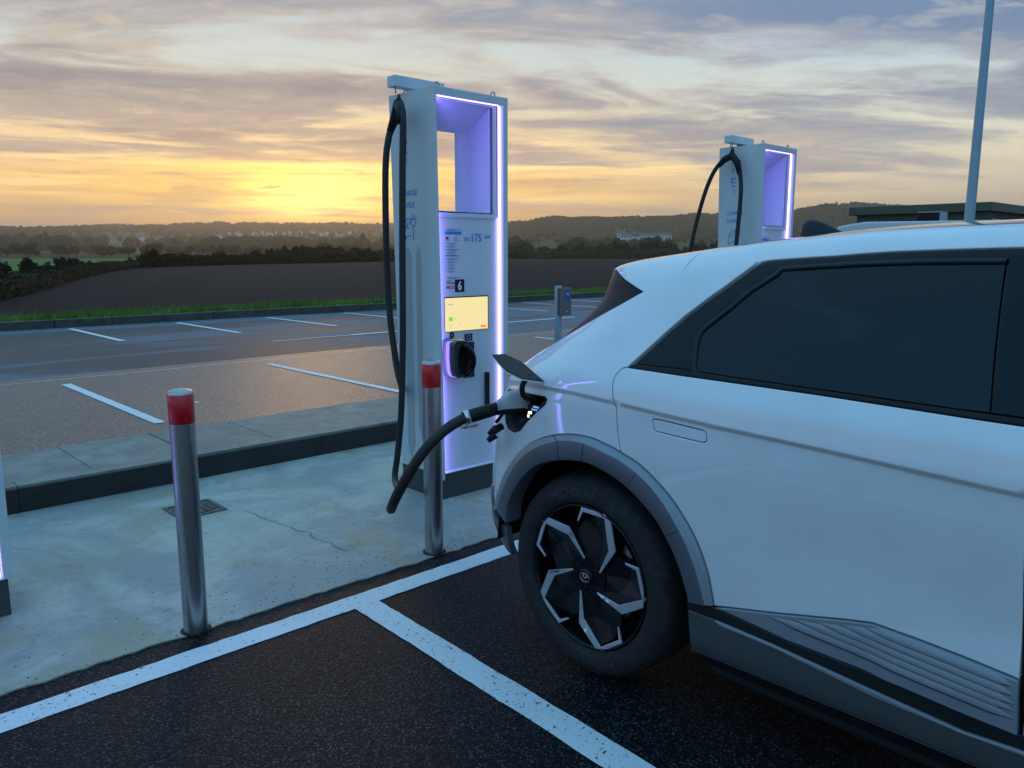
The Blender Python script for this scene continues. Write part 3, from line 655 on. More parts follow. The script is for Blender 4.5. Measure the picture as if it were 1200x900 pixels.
gb.v = V_; gb.f = F_; gb.sm = [False]*len(F_); tag(gb.build('grass', M_grass), 'strip of bright green grass between the far kerb and the ploughed field', 'grass', kind='stuff')

# ================================================================== LAND
fieldb = MB(); nx, ny = 150, 120; vs = []
xs_ = np.linspace(-60, 420, nx); 
for j in range(ny):
    y = VY+.9+(260-VY)*(j/(ny-1))**2.6
    for x in xs_: vs.append((x, y, .05-.06*min(1, j/6)+.05*math.sin(x*.05+y*.03)*min(1, (y-18)/60)*0+random.uniform(-.03, .03)*min(1, (y-17)/8)))
fieldb.add(vs, [(j*nx+i, j*nx+i+1, (j+1)*nx+i+1, (j+1)*nx+i) for j in range(ny-1) for i in range(nx-1)], True)
sil_b = [-70, -40, -32.3, -30.8, -29.2, -28.3, -27.3, -24.5, -23.0, -19.3, -15.7, -12.2, -8.4, -3, 0, 1.1, 2.9, 4.6, 6.9, 8.6, 11.5, 12.5, 15, 18.5, 21, 23, 27, 32, 45, 70]
sil_y = [20, 22, 22.5, 23, 26, 28, 29, 29.5, 30, 34, 33, 33.5, 35, 40, 40, 38.5, 43.5, 44.5, 43, 45.5, 43, 46, 47, 49, 53, 56, 50, 44, 35, 30]
def elev(b): return np.interp(b, sil_b, sil_y)/948.0
def side(b): return np.clip((b+5)/5.0, 0, 1)
def ground_z(b, r):
    b = np.asarray(b, float); r = np.asarray(r, float)
    rl = 2600.; rr = 1300.; zl = elev(b)*rl-10+EYE; zr = elev(b)*rr-11+EYE
    kl = np.array([0, 280, 420, 700, 1100, 1600, 2050]); vl = np.array([-.1, -.1, -.5, 1.0, 7, 26, 47])
    kr = np.array([0, 240, 400, 620, 900, 1080]); vr = np.array([-.1, -.1, .2, 3.5, 11, 26])
    L = np.where(r < 2050, np.interp(r, kl, vl), 47+(zl-47)*np.clip((r-2050)/550, 0, 1)); L = np.where(r > rl, zl-(r-rl)*.02, L)
    Rr = np.where(r < 1080, np.interp(r, kr, vr), 26+(zr-26)*np.clip((r-1080)/220, 0, 1)); Rr = np.where(r > rr, zr-(r-rr)*.004, Rr)
    s = side(b); z = L*(1-s)+Rr*s
    bb = np.clip((70-np.abs(b))/10, 0, 1); z = -.1+(z+.1)*bb
    und = (np.sin(b*1.3+r*.004)+np.sin(b*.7-r*.006+1))*.5*np.clip((r-300)/600, 0, 1)*2.0*bb
    return z+und
def parcel(b, r):
    """land cover: 0 pasture, 1 stubble, 2 wood, 3 dark arable"""
    u = b*math.pi/180*r; wv = math.sin(u*.011+r*.003)*40
    ia = math.floor((u+wv)/150.); ib = math.floor((r+math.sin(u*.006)*80)/170.); h = math.sin(ia*127.1+ib*311.7)*43758.5453; h -= math.floor(h)
    wn = math.sin(u*.0065+2.1)+math.sin(r*.0052+u*.002)+math.sin((u+r)*.0041)
    if r < 330: return 0 if b < -12 else 3
    if b > -6:
        if 1080 < r < 1330: return 2
        if r < 1080: return 4 if (1.5 < b < 3.4 or 11.5 < b < 15.0) else (2 if h > .45 else 1)
    else:
        if r > 2100: return 2 if h > .3 else 1
        if 500 < r < 850 and h > .74: return 2
    if wn > .8: return 2
    return 0 if h < .45 else 1
CC = {0: (.085, .17, .040), 1: (.085, .085, .045), 2: (.035, .035, .02), 3: (.045, .033, .026), 4: (.050, .080, .032)}
bl = np.concatenate([np.arange(-180, -42, 6), np.arange(-42, 42, .35), np.arange(42, 181, 6)]); rl_ = np.concatenate([[0], np.geomspace(30, 9000, 110)])
vs, cs = [], []
for r in rl_:
    z = ground_z(bl, np.full(len(bl), r))
    for b_, zz in zip(bl, z):
        p = along(b_, r, float(zz)-(.25 if r < 200 else 0)); vs.append(p[:]); c = CC[parcel(b_, r)] if abs(b_) < 60 else CC[1]; cs.append((*c, 1))
nb = len(bl); fs = [(j*nb+i, (j+1)*nb+i, (j+1)*nb+(i+1), j*nb+i+1) for j in range(len(rl_)-1) for i in range(nb-1)]
lm = MB(); lm.add(vs, [f[::-1] for f in fs], True); land = struct(lm.build('countryside', M_land))
at = land.data.color_attributes.new('cover', 'FLOAT_COLOR', 'POINT')
for i, c in enumerate(cs): at.data[i].color = c
# ploughed field: the flat part in front of the hedges
bound = [(-60, 18), (-34, 29), (-31.5, 36), (-29.3, 50), (-27.0, 74), (-24.6, 98), (-22.5, 104), (-20, 112), (-15, 126), (-8.5, 158), (0, 225), (8, 236), (30, 236), (50, 236)]
def brd(b): return float(np.interp(b, [q[0] for q in bound], [q[1] for q in bound]))
vs = []; bs = np.linspace(-60, 60, 180); K_ = 46
for b_ in bs:
    v = along(b_, 1); r0 = (VY+1.0)/max(v.y, .02) if v.y > 0 else 400; r0 = min(r0, brd(b_)*.98)
    for k_ in range(K_):
        u = k_/(K_-1); r = r0*(brd(b_)/r0)**u; p = v*r; vs.append((p.x, p.y, .02+(.10 if k_ == 0 else 0)+random.uniform(-.025, .025)*min(1, k_/4)))
pf = MB(); pf.add(vs, [(i*K_+k_, i*K_+k_+1, (i+1)*K_+k_+1, (i+1)*K_+k_) for i in range(len(bs)-1) for k_ in range(K_-1)], True); struct(pf.build('ploughed_field', M_soil))
# ---- foliage builders
def leaves(centre_fn, n, size, rng):
    V, F = [], []
    for i in range(n):
        c = centre_fn(i); a = Vector((rng.gauss(0, 1), rng.gauss(0, 1), rng.gauss(0, 1))).normalized(); b_ = a.orthogonal().normalized(); b_ = Matrix.Rotation(rng.uniform(0, 6.28), 3, a) @ b_; d_ = a.cross(b_); s_ = size*rng.uniform(.6, 1.5)
        k_ = len(V); V += [c+b_*s_, c+d_*s_*.7, c-b_*s_, c-d_*s_*.6]; F.append((k_, k_+1, k_+2, k_+3))
    return V, F
def crown_mesh(name, seed, n=420, size=.075, squash=.8, m=M_leaf2):
    rng = random.Random(seed); blobs = [(Vector((rng.gauss(0, .22), rng.gauss(0, .22), .60+rng.uniform(-.2, .22)*squash)), rng.uniform(.14, .27)) for _ in range(9)]
    def cf(i):
        c, r = blobs[i % len(blobs)]; v = Vector((rng.gauss(0, 1), rng.gauss(0, 1), rng.gauss(0, 1))).normalized(); return c+v*r*rng.uniform(.65, 1.05)
    V, F = leaves(cf, n, size, rng); b = MB(); b.v = [tuple(v) for v in V]; b.f = F; b.sm = [False]*len(F)
    for c, r in blobs:
        bm = bmesh.new(); bmesh.ops.create_icosphere(bm, subdivisions=2, radius=r*.72)
        for v in bm.verts: v.co = v.co*rng.uniform(.85, 1.12)+c
        b.frombm(bm)
    me = b.mesh(name); me.materials.append(m); return me
def trunk_mesh(seed):
    rng = random.Random(seed); b = MB(); b.tube([(0, 0, -.05), (.01, .01, .2), (.0, .02, .42), (.03, 0, .62)], [.034, .026, .02, .01], 7)
    for k_ in range(5):
        a = rng.uniform(0, 6.28); b.tube([(0, 0, .28+.06*k_), (.1*math.cos(a), .1*math.sin(a), .45+.05*k_), (.22*math.cos(a), .22*math.sin(a), .6+.05*k_)], [.014, .009, .004], 5)
    me = b.mesh('trunk'); me.materials.append(M_bark); return me
CR = [crown_mesh('crown', 30+i, 420, .06, .8+.3*(i % 2)) for i in range(5)]; CRD = [crown_mesh('crown', 60+i, 480, .05, .7, M_leaf) for i in range(3)]; TR = [trunk_mesh(i) for i in range(2)]
def tree(b_, r, h, label, group, rng, cr=CR, wide=1.0, sink=0.0):
    z = float(ground_z(b_, r)); p = along(b_, r, z-sink*h); t_ = thing('tree', label, 'tree', group, p, rng.uniform(0, 6.28)); t_.scale = (h*wide, h*wide*rng.uniform(.9, 1.1), h)
    link('trunk', rng.choice(TR), t_); link('crown', rng.choice(cr), t_); return t_
rng = random.Random(11)
def hedge(pts, h, wd, name, label, n, size, m=M_leaf, z0=0.0):
    """a clipped or rough hedge along bearings and distances"""
    P = [along(b_, r) for b_, r in pts]; seg = [(P[i], P[i+1], (P[i+1]-P[i]).length) for i in range(len(P)-1)]; tot = sum(s[2] for s in seg); rg = random.Random(len(pts)*7+n)
    def pos(u):
        d_ = u*tot
        for a, c, L in seg:
            if d_ <= L: return a+(c-a)*(d_/L), (c-a).normalized()
            d_ -= L
        return seg[-1][1], (seg[-1][1]-seg[-1][0]).normalized()
    def hh(u): return h*(1+.10*math.sin(u*tot*.35)+.08*math.sin(u*tot*1.1+1)+.05*math.sin(u*tot*3.1))
    def cf(i):
        u = rg.random(); c, t_ = pos(u); q = Vector((-t_.y, t_.x, 0)); H_ = hh(u); f = rg.random()
        if f < .35: return c+q*rg.uniform(-.5, .5)*wd+Vector((0, 0, z0+H_*rg.uniform(.92, 1.12)))
        return c+q*(.5*wd*rg.uniform(.85, 1.1))*rg.choice((-1, 1))+Vector((0, 0, z0+H_*rg.uniform(0, 1)))
    V, F = leaves(cf, n, size, rg); b = MB(); b.v = [tuple(v) for v in V]; b.f = F; b.sm = [False]*len(F)
    N_ = 90; vs = []
    for i in range(N_+1):
        c, t_ = pos(i/N_); q = Vector((-t_.y, t_.x, 0))*wd*.45; H_ = hh(i/N_)*.94
        for s_, zz in ((-1, -.3), (-1.05, H_*.8), (-.7, H_), (.7, H_), (1.05, H_*.8), (1, -.3)): vs.append(c+q*s_*rg.uniform(.85, 1.1)+Vector((0, 0, z0+zz*rg.uniform(.95, 1.05))))
    b.add(vs, [(i*6+k_, i*6+k_+1, (i+1)*6+k_+1, (i+1)*6+k_) for i in range(N_) for k_ in range(5)], True)
    o = b.build(name, m); return tag(o, label, 'hedge')
hedge([(-42, 22), (-34, 29.5), (-31.5, 37), (-29.3, 51), (-27.0, 75), (-24.6, 99)], .68, 1.3, 'hedge', 'dark clipped hedge along the left side of the ploughed field', 22000, .032)
hedge([(-24.4, 99), (-22.5, 105), (-20, 113), (-15, 127), (-8.5, 160), (-4, 195)], 1.15, 2.4, 'hedge', 'dark low hedge across the far edge of the ploughed field, left of the charger', 8000, .16)
hedge([(-3.8, 197), (0, 226), (8, 238), (20, 238), (34, 238)], 2.3, 4, 'hedge', 'tall rough hedgerow across the far edge of the field, right of the charger', 9000, .30, M_leaf2)
# bushes along the left hedge, each its own
for b_, r, h, wd, lb in [(-33.0, 46, 1.85, 1.1, 'rounded dark bush at the far left, partly cut by the frame edge'), (-30.7, 58, 2.0, .9, 'large dark round bush standing up behind the left hedge'), (-29.2, 78, 1.95, .6, 'small round bush right of the largest bush behind the left hedge'),
        (-28.2, 82, 1.8, 1.1, 'pale domed bush behind the middle of the left hedge'), (-24.6, 94, 2.1, 1.2, 'dark bushy tree where the two hedges meet'), (-23.7, 95, 1.75, 1.3, 'low spreading tree just right of the corner where the hedges meet'), (-23.9, 98, 2.7, .4, 'thin bare-topped sapling at the corner of the hedges')]:
    tree(b_, r, h, lb, None, rng, CRD, wd, .22 if h < 2.5 else .05)
# trees rising from the far hedge left of the charger
for b_, h, wd in [(-13.9, 4.0, .9), (-13.2, 4.1, 1.2), (-12.2, 4.1, 1.3), (-11.7, 3.9, 1.2), (-10.8, 3.9, 1.3), (-10.2, 3.6, 1.3), (-14.6, 4.3, .55), (-15.1, 3.9, .5), (-15.8, 4.1, .55), (-16.6, 3.6, .6), (-17.4, 3.0, 1.2), (-19.6, 2.6, 1.2), (-20.4, 2.3, .8), (-21.5, 2.1, 1.0), (-9.2, 3.4, 1.3), (-8.4, 3.6, 1.1)]:
    tree(b_, brd(b_)*1.25, h, 'dark round tree behind the far hedge, left of the charger', 'trees behind the far hedge on the left', rng, CRD, wd, .15)
# hedgerow trees on the right
for i in range(46):
    b_ = -.5+i*.62+rng.uniform(-.25, .25); r = 244+rng.uniform(0, 30); h = rng.choice([3.6, 4.2, 4.8, 5.0, 6.3])*rng.uniform(.85, 1.1)
    tree(b_, r, h, 'dark olive hedgerow tree beyond the field, right of the charger', 'hedgerow trees beyond the field on the right', rng, CR, rng.uniform(.8, 1.3), .12)
# scattered field trees at middle distance
for i in range(85):
    b_ = rng.uniform(-37, -5); r = rng.uniform(400, 700)
    tree(b_, r, rng.uniform(4.5, 8), 'hazy tree in the valley beyond the green pasture', 'trees in the valley on the left', rng, CR, rng.uniform(.9, 1.5), .1)
# woodland and the tree belts of the hillsides: one mass
def canopy(name, label, n, bf, rf, hs, seed, test):
    rg = random.Random(seed); b = MB(); base = bmesh.new(); bmesh.ops.create_icosphere(base, subdivisions=2, radius=1.0)
    bv = [v.co.copy() for v in base.verts]; bf_ = [tuple(v.index for v in f.verts) for f in base.faces]; base.free(); V, F = [], []; c = 0; tries = 0
    while c < n and tries < n*6:
        tries += 1; b_ = bf(rg); r = rf(rg)
        if not test(b_, r, rg): continue
        h = rg.uniform(*hs); p = along(b_, r, float(ground_z(b_, r))); k_ = len(V); w_ = h*rg.uniform(.36, .62); sp = rg.random() < .05
        for v in bv:
            j = rg.uniform(.80, 1.16); q = v*j
            if sp: q = Vector((q.x*.5, q.y*.5, q.z*1.15))
            V.append((p.x+q.x*w_, p.y+q.y*w_, p.z+h*.5+q.z*h*.55))
        F += [tuple(i+k_ for i in f) for f in bf_]; c += 1
    b.v = V; b.f = F; b.sm = [False]*len(F); return tag(b.build(name, M_wood), label, 'woodland', kind='stuff')
canopy('woodland', 'brown autumn woodland covering the long hill to the right', 11000, lambda g_: g_.uniform(-6, 36), lambda g_: g_.uniform(930, 1330), (5, 10), 3, lambda b_, r, g_: r > 1060 or (parcel(b_, r) == 2 and g_.random() < .8) or g_.random() < .08)
canopy('woodland', 'hazy tree belts over the low hills to the left', 4200, lambda g_: g_.uniform(-38, -2), lambda g_: 760*(2700/760)**g_.random()**.8, (8, 15), 8, lambda b_, r, g_: parcel(b_, r) == 2 and g_.random() < .9 or g_.random() < .05 or (2520 < r < 2640))
canopy('woodland', 'scrub and trees on the lower slope below the right hill', 1500, lambda g_: g_.uniform(-4, 34), lambda g_: g_.uniform(300, 930), (4, 8), 5, lambda b_, r, g_: not (1.2 < b_ < 3.6 or 11.3 < b_ < 15) and not (6.5 < b_ < 11.8 and r > 500))
# ---- houses
def gable(b, w_, d_, h, rh):
    b.add([(-w_/2, -d_/2, h), (w_/2, -d_/2, h), (w_/2, d_/2, h), (-w_/2, d_/2, h), (-w_/2, 0, h+rh), (w_/2, 0, h+rh)], [(0, 1, 5, 4), (2, 3, 4, 5), (1, 2, 5), (3, 0, 4)]); return b
def house(b_, r, w_, d_, h, label, group, rz=None, nwin=3, storeys=1, chim=1, zoff=0, rh=None):
    p = along(b_, r, float(ground_z(b_, r))+zoff); a = math.atan2(fh.y, fh.x)-math.pi/2-math.radians(b_) if rz is None else rz
    t_ = thing('house', label, 'house', group, p, a)
    MB().box(-w_/2, w_/2, -d_/2, d_/2, -4, h).build('wall', M_render, t_); rh = rh or d_*.38
    ro = gable(MB(), w_+.6, d_+.6, h+.01, rh).build('roof', M_slate, t_)
    for c in range(chim): MB().box((-1 if c else 1)*w_*.46-.5, (-1 if c else 1)*w_*.46+.5, -.5, .5, h+rh*.5, h+rh+1.4).build('chimney', M_render, ro)
    for s_ in range(storeys):
        for i in range(nwin):
            x = -w_/2+w_*(i+.5)/nwin; MB().box(x-.55, x+.55, -d_/2-.05, -d_/2+.02, h/storeys*(s_+.35), h/storeys*(s_+.85)).build('window', M_window, t_)
    return t_
for i, (b_, r, w_) in enumerate([(-19.9, 1650, 20), (-19.2, 1750, 11), (-18.6, 1800, 14), (-17.6, 1900, 12), (-17.1, 1960, 9), (-16.6, 1900, 16), (-16.1, 2000, 9), (-15.7, 1880, 12), (-15.3, 1950, 8), (-14.6, 1980, 10), (-13.8, 2020, 18), (-13.2, 1960, 12), (-12.8, 2050, 9), (-12.3, 2000, 13), (-11.3, 2080, 10), (-10.9, 2120, 8), (-10.2, 2150, 11), (-9.7, 2170, 16), (-9.2, 2200, 12), (-9.0, 2120, 9), (-28.5, 1700, 12), (-24.5, 1500, 15), (-22.6, 1300, 18)]):
    house(b_, r, w_*.75, 7, rng.choice([3.5, 4.5, 5.5]), 'tiny pale house of the hazy hillside village, left of the charger', 'houses of the distant village', math.radians(rng.uniform(0, 180)), 2, 1, 1, 4)
house(7.62, 905, 8.5, 8, 9.5, 'narrow white gabled house end with chimney at the left of the distant farm', 'farm buildings', None, 2, 2, 2, 1)
house(8.12, 900, 15, 9, 8.0, 'long white two storey farmhouse in the distance', 'farm buildings', None, 6, 2, 1, 0, 3.4)
house(8.65, 895, 7, 9, 7.0, 'white gable fronted wing at the right end of the distant farmhouse', 'farm buildings', math.atan2(fh.y, fh.x)-math.radians(8.6), 2, 1, 0, 0)
house(9.6, 915, 22, 9, 6.2, 'long pale barn with slate roof behind the distant farmhouse', 'farm buildings', None, 5, 1, 0, 2, 3.2)
house(10.75, 925, 12, 9, 7.0, 'grey roofed barn at the right end of the distant farm', 'farm buildings', None, 3, 1, 0, 2, 3.4)
house(7.2, 880, 5, 5, 3.2, 'small white outhouse left of the distant farm', 'farm buildings', None, 1, 1, 0, 0)
# grit and crumbs of asphalt along the pad edge and over the bay
rg = random.Random(77); gb = MB(); V, F = [], []
for i in range(900):
    if i % 3: x = rg.uniform(-.5, 4.2); y = 3.06+abs(rg.gauss(0, .22)); z0 = .006
    else: x = rg.uniform(-.5, 3.5); y = rg.uniform(1.2, 5.2); z0 = .006 if y > 3.07 else .002
    if 2.80 < y < 2.95: continue
    s_ = rg.uniform(.0015, .0055); k_ = len(V); a = rg.uniform(0, 6)
    V += [(x+s_*math.cos(a+q*2.1)*rg.uniform(.7, 1.2), y+s_*math.sin(a+q*2.1)*rg.uniform(.7, 1.2), z0) for q in range(3)]+[(x, y, z0+s_*rg.uniform(.5, 1))]; F += [(k_, k_+1, k_+3), (k_+1, k_+2, k_+3), (k_+2, k_, k_+3)]
gb.v = V; gb.f = F; gb.sm = [False]*len(F); tag(gb.build('grit', M_iron), 'loose dark grit scattered along the pad edge', 'grit', kind='stuff')
# ================================================================== BOLLARDS
def bollard(x, y, label):
    t_ = thing('bollard', label, 'bollard', 'steel bollards along the edge of the pad', (x, y, 0))
    R_ = .047
    MB().lathe([(R_, -.05), (R_, .863)], n=48).build('post', M_steel, t_)
    MB().lathe([(R_+.0006, .862), (R_+.0014, .863), (R_+.0014, .975), (R_+.0006, .976)], n=48).build('reflective_band', M_red, t_)
    MB().lathe([(R_+.001, .974), (R_+.0005, .982), (R_*.9, .988), (R_*.6, .9935), (R_*.3, .996), (.0001, .997)], n=48).build('cap', M_steel, t_)
    b = MB(); random.seed(int(x*10)); n = 26
    b.lathe([(.048, .0075), (.053, .0070), (.060, .0065)], n=n, smooth=False); b.build('asphalt_collar', M_asph, t_); return t_
bollard(1.155, 3.085, 'brushed steel bollard with red band standing alone on the left')
bollard(2.385, 3.10, 'brushed steel bollard with red band in front of the charger, beside the car')
# ================================================================== CHARGERS
X0, X1, YF, YB, ZT = 2.955, 3.505, 3.743, 4.175, 2.452
def rect(x0, x1, z0, z1): return [(x0, z0), (x1, z0), (x1, z1), (x0, z1)]
def charger(label, number='6', cable_side=True):
    t_ = thing('charging_station', label, 'EV charger', 'white charging stations in a row', (0, 0, 0))
    fm = plane_map((0, YF, 0), (1, 0, 0), (0, 0, 1), (0, -1, 0))
    # outer frame, a ring with the whole front recessed behind it
    fo = lin([(X0+.008, .130), (X0+.019, .130), (X0+.0195, .1685), (X1, .1685), (X1, ZT), (X0-.027, ZT)], .05); fi = lin([(X0+.022, .173), (X1-.038, .173), (X1-.038, ZT-.048), (X0-.008, ZT-.048)], .05)
    skin('front_frame', fo, fm, M_cab, t_, [fi], thick=.055, grid=.08, bev=.004)
    # side cheek with the long tapering facet at its front edge
    pts = [(X0-.018, YF+.003), (X0-.0, 0), (X0, 0)]
    def cheek(xa, sgn):
        b = MB(); zs = [.168, .47, 1.0, 1.5, 2.0, 2.33, ZT]; fy = [.006, .006, .042, .072, .100, .115, .12]
        vs = []
        for z, f in zip(zs, fy):
            xf = X0+.009-.035*(z-.13)/2.32; vs += [(xf, YF+.005, z), (X0-.0145, YF+.006+f, z), (X0-.0145, YB-.035+.06*(z-.168)/2.3, z), (X0+.05, YB-.035+.06*(z-.168)/2.3, z)]
        n = 4
        fs = [((i*n+k_), (i*n+k_+1), (i+1)*n+k_+1, (i+1)*n+k_) for i in range(len(zs)-1) for k_ in range(3)]
        if sgn > 0: fs = [f[::-1] for f in fs]
        b.add(vs, fs); return b
    cheek(X0+.020, 1).build('side_panel', M_cab, t_)
    b = MB(); b.box(X1-.012, X1-.0005, YF+.056, YB, .168, ZT-.002, .003); b.build('side_panel', M_cab, t_)
    # perforated vents let into the cheek
    for ya, yb, z0, z1 in ((3.905, 3.955, .36, 1.56), (4.0, 4.075, .22, 1.56)):
        vb = MB(); xa = X0-.0145; ov = [(yb, z0+.1), (yb-.0, z1-.06), ((ya+yb)/2, z1), (ya, z1-.06), (ya, z0+.1), ((ya+yb)/2, z0)]
        vb.prism([(a, c) for a, c in ov], xa-.0015, xa+.004, 0); vb.build('vent_panel', M_perf, t_)
    MB().box(X0-.010, X1-.014, YF+.16, YB-.040, .168, 1.70, .002).build('body', M_cab, t_)
    MB().box(X0-.014, X1-.002, YF+.056, YB+.026, ZT-.012, ZT-.001, .003).build('top_plate', M_cab, t_)
    MB().box(X0+.004, X1-.045, YB-.006, YB+.0, 1.69, 1.78, 0).build('rear_rail', M_cab, t_)
    # recessed face with rolled lip round the see-through opening
    fr = plane_map((0, YF+.045, 0), (1, 0, 0), (0, 0, 1), (0, -1, 0))
    skin('face_panel', lin([(X0+.023, .172), (X1-.040, .172), (X1-.040, 1.735), (X0+.004, 1.735)], .05), fr, M_cab, t_, thick=.02, grid=.1, bev=.002)
    OX0, OX1 = X0+.02, 3.392
    skin('opening_lip', lin([(X0+.003, 1.722), (X1-.064, 1.722), (X1-.064, ZT-.055), (X0-.006, ZT-.055)], .05), plane_map((0, YF+.035, 0), (1, 0, 0), (0, 0, 1), (0, -1, 0)), M_cab, t_, [lin(rect(OX0-.012, OX1+.022, 1.748, 2.388), .05)], thick=.012, grid=.1, bev=.003)
    # tunnel through the cabinet: walls, sloping ceiling, sill, then the narrower rear frame
    b = MB(); yb_ = 4.00
    b.add([(OX0, YF+.04, 1.757), (OX1, YF+.04, 1.757), (OX1, yb_, 1.775), (OX0, yb_, 1.775), (OX0, YF+.04, 2.385), (OX1, YF+.04, 2.385), (OX1, yb_, 2.255), (OX0, yb_, 2.255)],
          [(0, 1, 2, 3), (1, 5, 6, 2), (4, 7, 6, 5), (0, 3, 7, 4)]); b.build('tunnel_lining', M_cab, t_)
    skin('rear_frame', lin([(X0-.012, 1.70), (X1-.012, 1.70), (X1-.012, ZT-.014), (X0-.012, ZT-.014)], .05), plane_map((0, yb_, 0), (1, 0, 0), (0, 0, 1), (0, -1, 0)), M_cab, t_, [lin(rect(X0+.05, 3.313, 1.775, 2.255), .05)], thick=.03, grid=.1, bev=.002)
    # light strips down both inner edges and across the head
    MB().box(X1-.053, X1-.043, YF+.026, YF+.036, .174, ZT-.052, .002).build('light_strip', M_led, t_)
    sb = MB().box(0, .005, YF+.014, YF+.042, .174, ZT-.052)
    sb.v = [(X0+.0235-.030*(q[2]-.173)/2.23+q[0], q[1], q[2]) for q in sb.v]; up_ = MB(); up_.v = [(q[0], q[1], max(q[2], 1.74)) for q in sb.v]; up_.f = list(sb.f); up_.sm = list(sb.sm); up_.v = [(X0+.0235-.030*(q[2]-.173)/2.23+(0 if i_ in () else (q[0]-(X0+.0235-.030*(sb.v[i_][2]-.173)/2.23))), q[1], q[2]) for i_, q in enumerate(up_.v)]; up_.build('light_strip', M_ledsoft, t_)
    lo_ = MB(); lo_.v = [(q[0], q[1], min(q[2], 1.735)) for q in sb.v]; lo_.f = list(sb.f); lo_.sm = list(sb.sm); lo_.v = [(X0+.0235-.030*(q[2]-.173)/2.23+(q[0]-(X0+.0235-.030*(sb.v[i_][2]-.173)/2.23)), q[1], q[2]) for i_, q in enumerate(lo_.v)]; lo_.build('light_strip', M_ledlow, t_)
    MB().box(X0+.018, X1-.07, YF+.010, YF+.024, ZT-.0535, ZT-.0495, .001).build('light_strip', M_ledhead, t_)
    MB().box(X0+.0, X1-.02, YF+.012, YB-.012, -.02, .166, .004).build('plinth', M_plinth, t_)
    for i, (ex, ey) in enumerate([(X0+.045, YF+.06), (X1-.07, YF+.06), (X0+.06, YB-.05)]):
        path = [(ex+.016*math.cos(a), ey, ZT+.016+.018*math.sin(a)) for a in np.linspace(-.6, math.pi+.6, 12)]; MB().tube(path, .0042, 8).lathe([(.012, ZT-.001), (.012, ZT+.006), (.006, ZT+.008)], (ex, ey, 0), n=12).build('lifting_eye', M_galv, t_)
    MB().lathe([(.0001, ZT+.022), (.02, ZT+.020), (.034, ZT+.010), (.036, ZT)], (X0+.14, YF+.12, 0), n=24).build('aerial_dome', M_black, t_)
    # cable arm
    am = MB(); am.box(2.868, 3.24, 4.032, 4.110, ZT+.028, ZT+.092, .004); am.build('cable_arm', M_cab, t_)
    MB().box(3.06, 3.2, 4.045, 4.095, ZT-.001, ZT+.029).build('arm_foot', M_plinth, t_)
    MB().tube([(2.886, 4.055, ZT+.03), (2.886, 4.05, ZT-.01)], .004, 8).build('arm_hook', M_galv, t_)
    # front print and fittings
    FY = YF+.0447; U, V3 = (1, 0, 0), (0, 0, 1)
    def T(s_, size, x, z, m, **k): return text(s_, size, (x, FY-.0003, z), U, V3, m, t_, depth=.0008, **k)
    T('DC', .034, 3.178, 1.583, M_blue, xs=1.05, bold=.0008); T('175', .066, 3.230, 1.583, M_blue, bold=.0012, xs=.95); T('kW', .033, 3.345, 1.600, M_blue, xs=1.0, bold=.0008)
    def bar(x0, x1, z0, z1, m, name='print_bar', d_=.0012): return MB().box(x0, x1, FY-d_, FY, z0, z1).build(name, m, t_)
    bar(3.032, 3.160, 1.622, 1.640, M_blue)
    bar(3.034, 3.040, 1.650, 1.656, M_greyprint); bar(3.050, 3.158, 1.652, 1.6545, M_greyprint); bar(3.050, 3.108, 1.645, 1.6475, M_greyprint)
    bar(3.036, 3.068, 1.585, 1.5875, M_greyprint); bar(3.098, 3.150, 1.585, 1.5875, M_greyprint)
    bar(3.040, 3.060, 1.592, 1.608, M_redprint, 'flag_print'); bar(3.0385, 3.045, 1.600, 1.608, M_dkblue, 'flag_print', .0016)
    MB().lathe([(.0075, FY-.0012), (.010, FY-.0012), (.010, FY)], (3.112, 0, 1.600), axis=1, n=20, smooth=False).build('card_symbol', M_greyprint, t_)
    zz = 1.578
    rows = ['Badge ou carte', 'Sans contact', '1 Branchez la prise', '2 Choisissez', '', '3 Passez votre badge', 'ou votre carte', '4 Rechargez', 'puis arretez', 'et debranchez', '', 'Assistance 24h/24', 'Merci']
    for i, r_ in enumerate(rows):
        z = zz-.012-i*.0185
        if i == 4: bar(3.036, 3.125, z, z+.009, M_blue); bar(3.134, 3.141, z, z+.008, M_redprint); continue
        if r_:                                   # rows of print too small to read in the photograph
            bar(3.038, 3.0435, z, z+.006, M_blue); bar(3.050, 3.050+.0062*len(r_)*.85, z+.0035, z+.0062, M_greyprint); bar(3.050, 3.050+.0045*len(r_)*.8, z-.0020, z+.0006, M_greyprint)
    for z in (1.335, 1.327): bar(3.038, 3.158, z, z+.0045, M_greyprint)
    bar(3.038, 3.110, 1.300, 1.314, M_redprint); bar(3.110, 3.160, 1.300, 1.314, M_dkblue); bar(3.062, 3.138, 1.3050, 1.3085, M_whiteprint, 'print_bar', .0018)
    MB().box(3.104, 3.178, FY-.0022, FY, 1.278, 1.354, .0008).build('number_plate', M_black, t_)
    if number: text(number, .074, (3.141, FY-.0024, 1.290), U, V3, M_whiteprint, t_, align='CENTER', depth=.0006, bold=.002, xs=.9)
    MB().box(3.019, 3.374, FY-.004, FY, 1.038, 1.250, .002).build('display_bezel', M_black, t_)
    sc = MB().box(3.021, 3.366, FY-.0055, FY-.0041, 1.041, 1.243).build('display', M_screen, t_)
    MB().box(3.049, 3.079, FY-.0066, FY-.0056, 1.104, 1.128).build('icon', M_green, sc); MB().box(3.306, 3.352, FY-.0066, FY-.0056, 1.053, 1.064).build('icon', M_orange, sc)
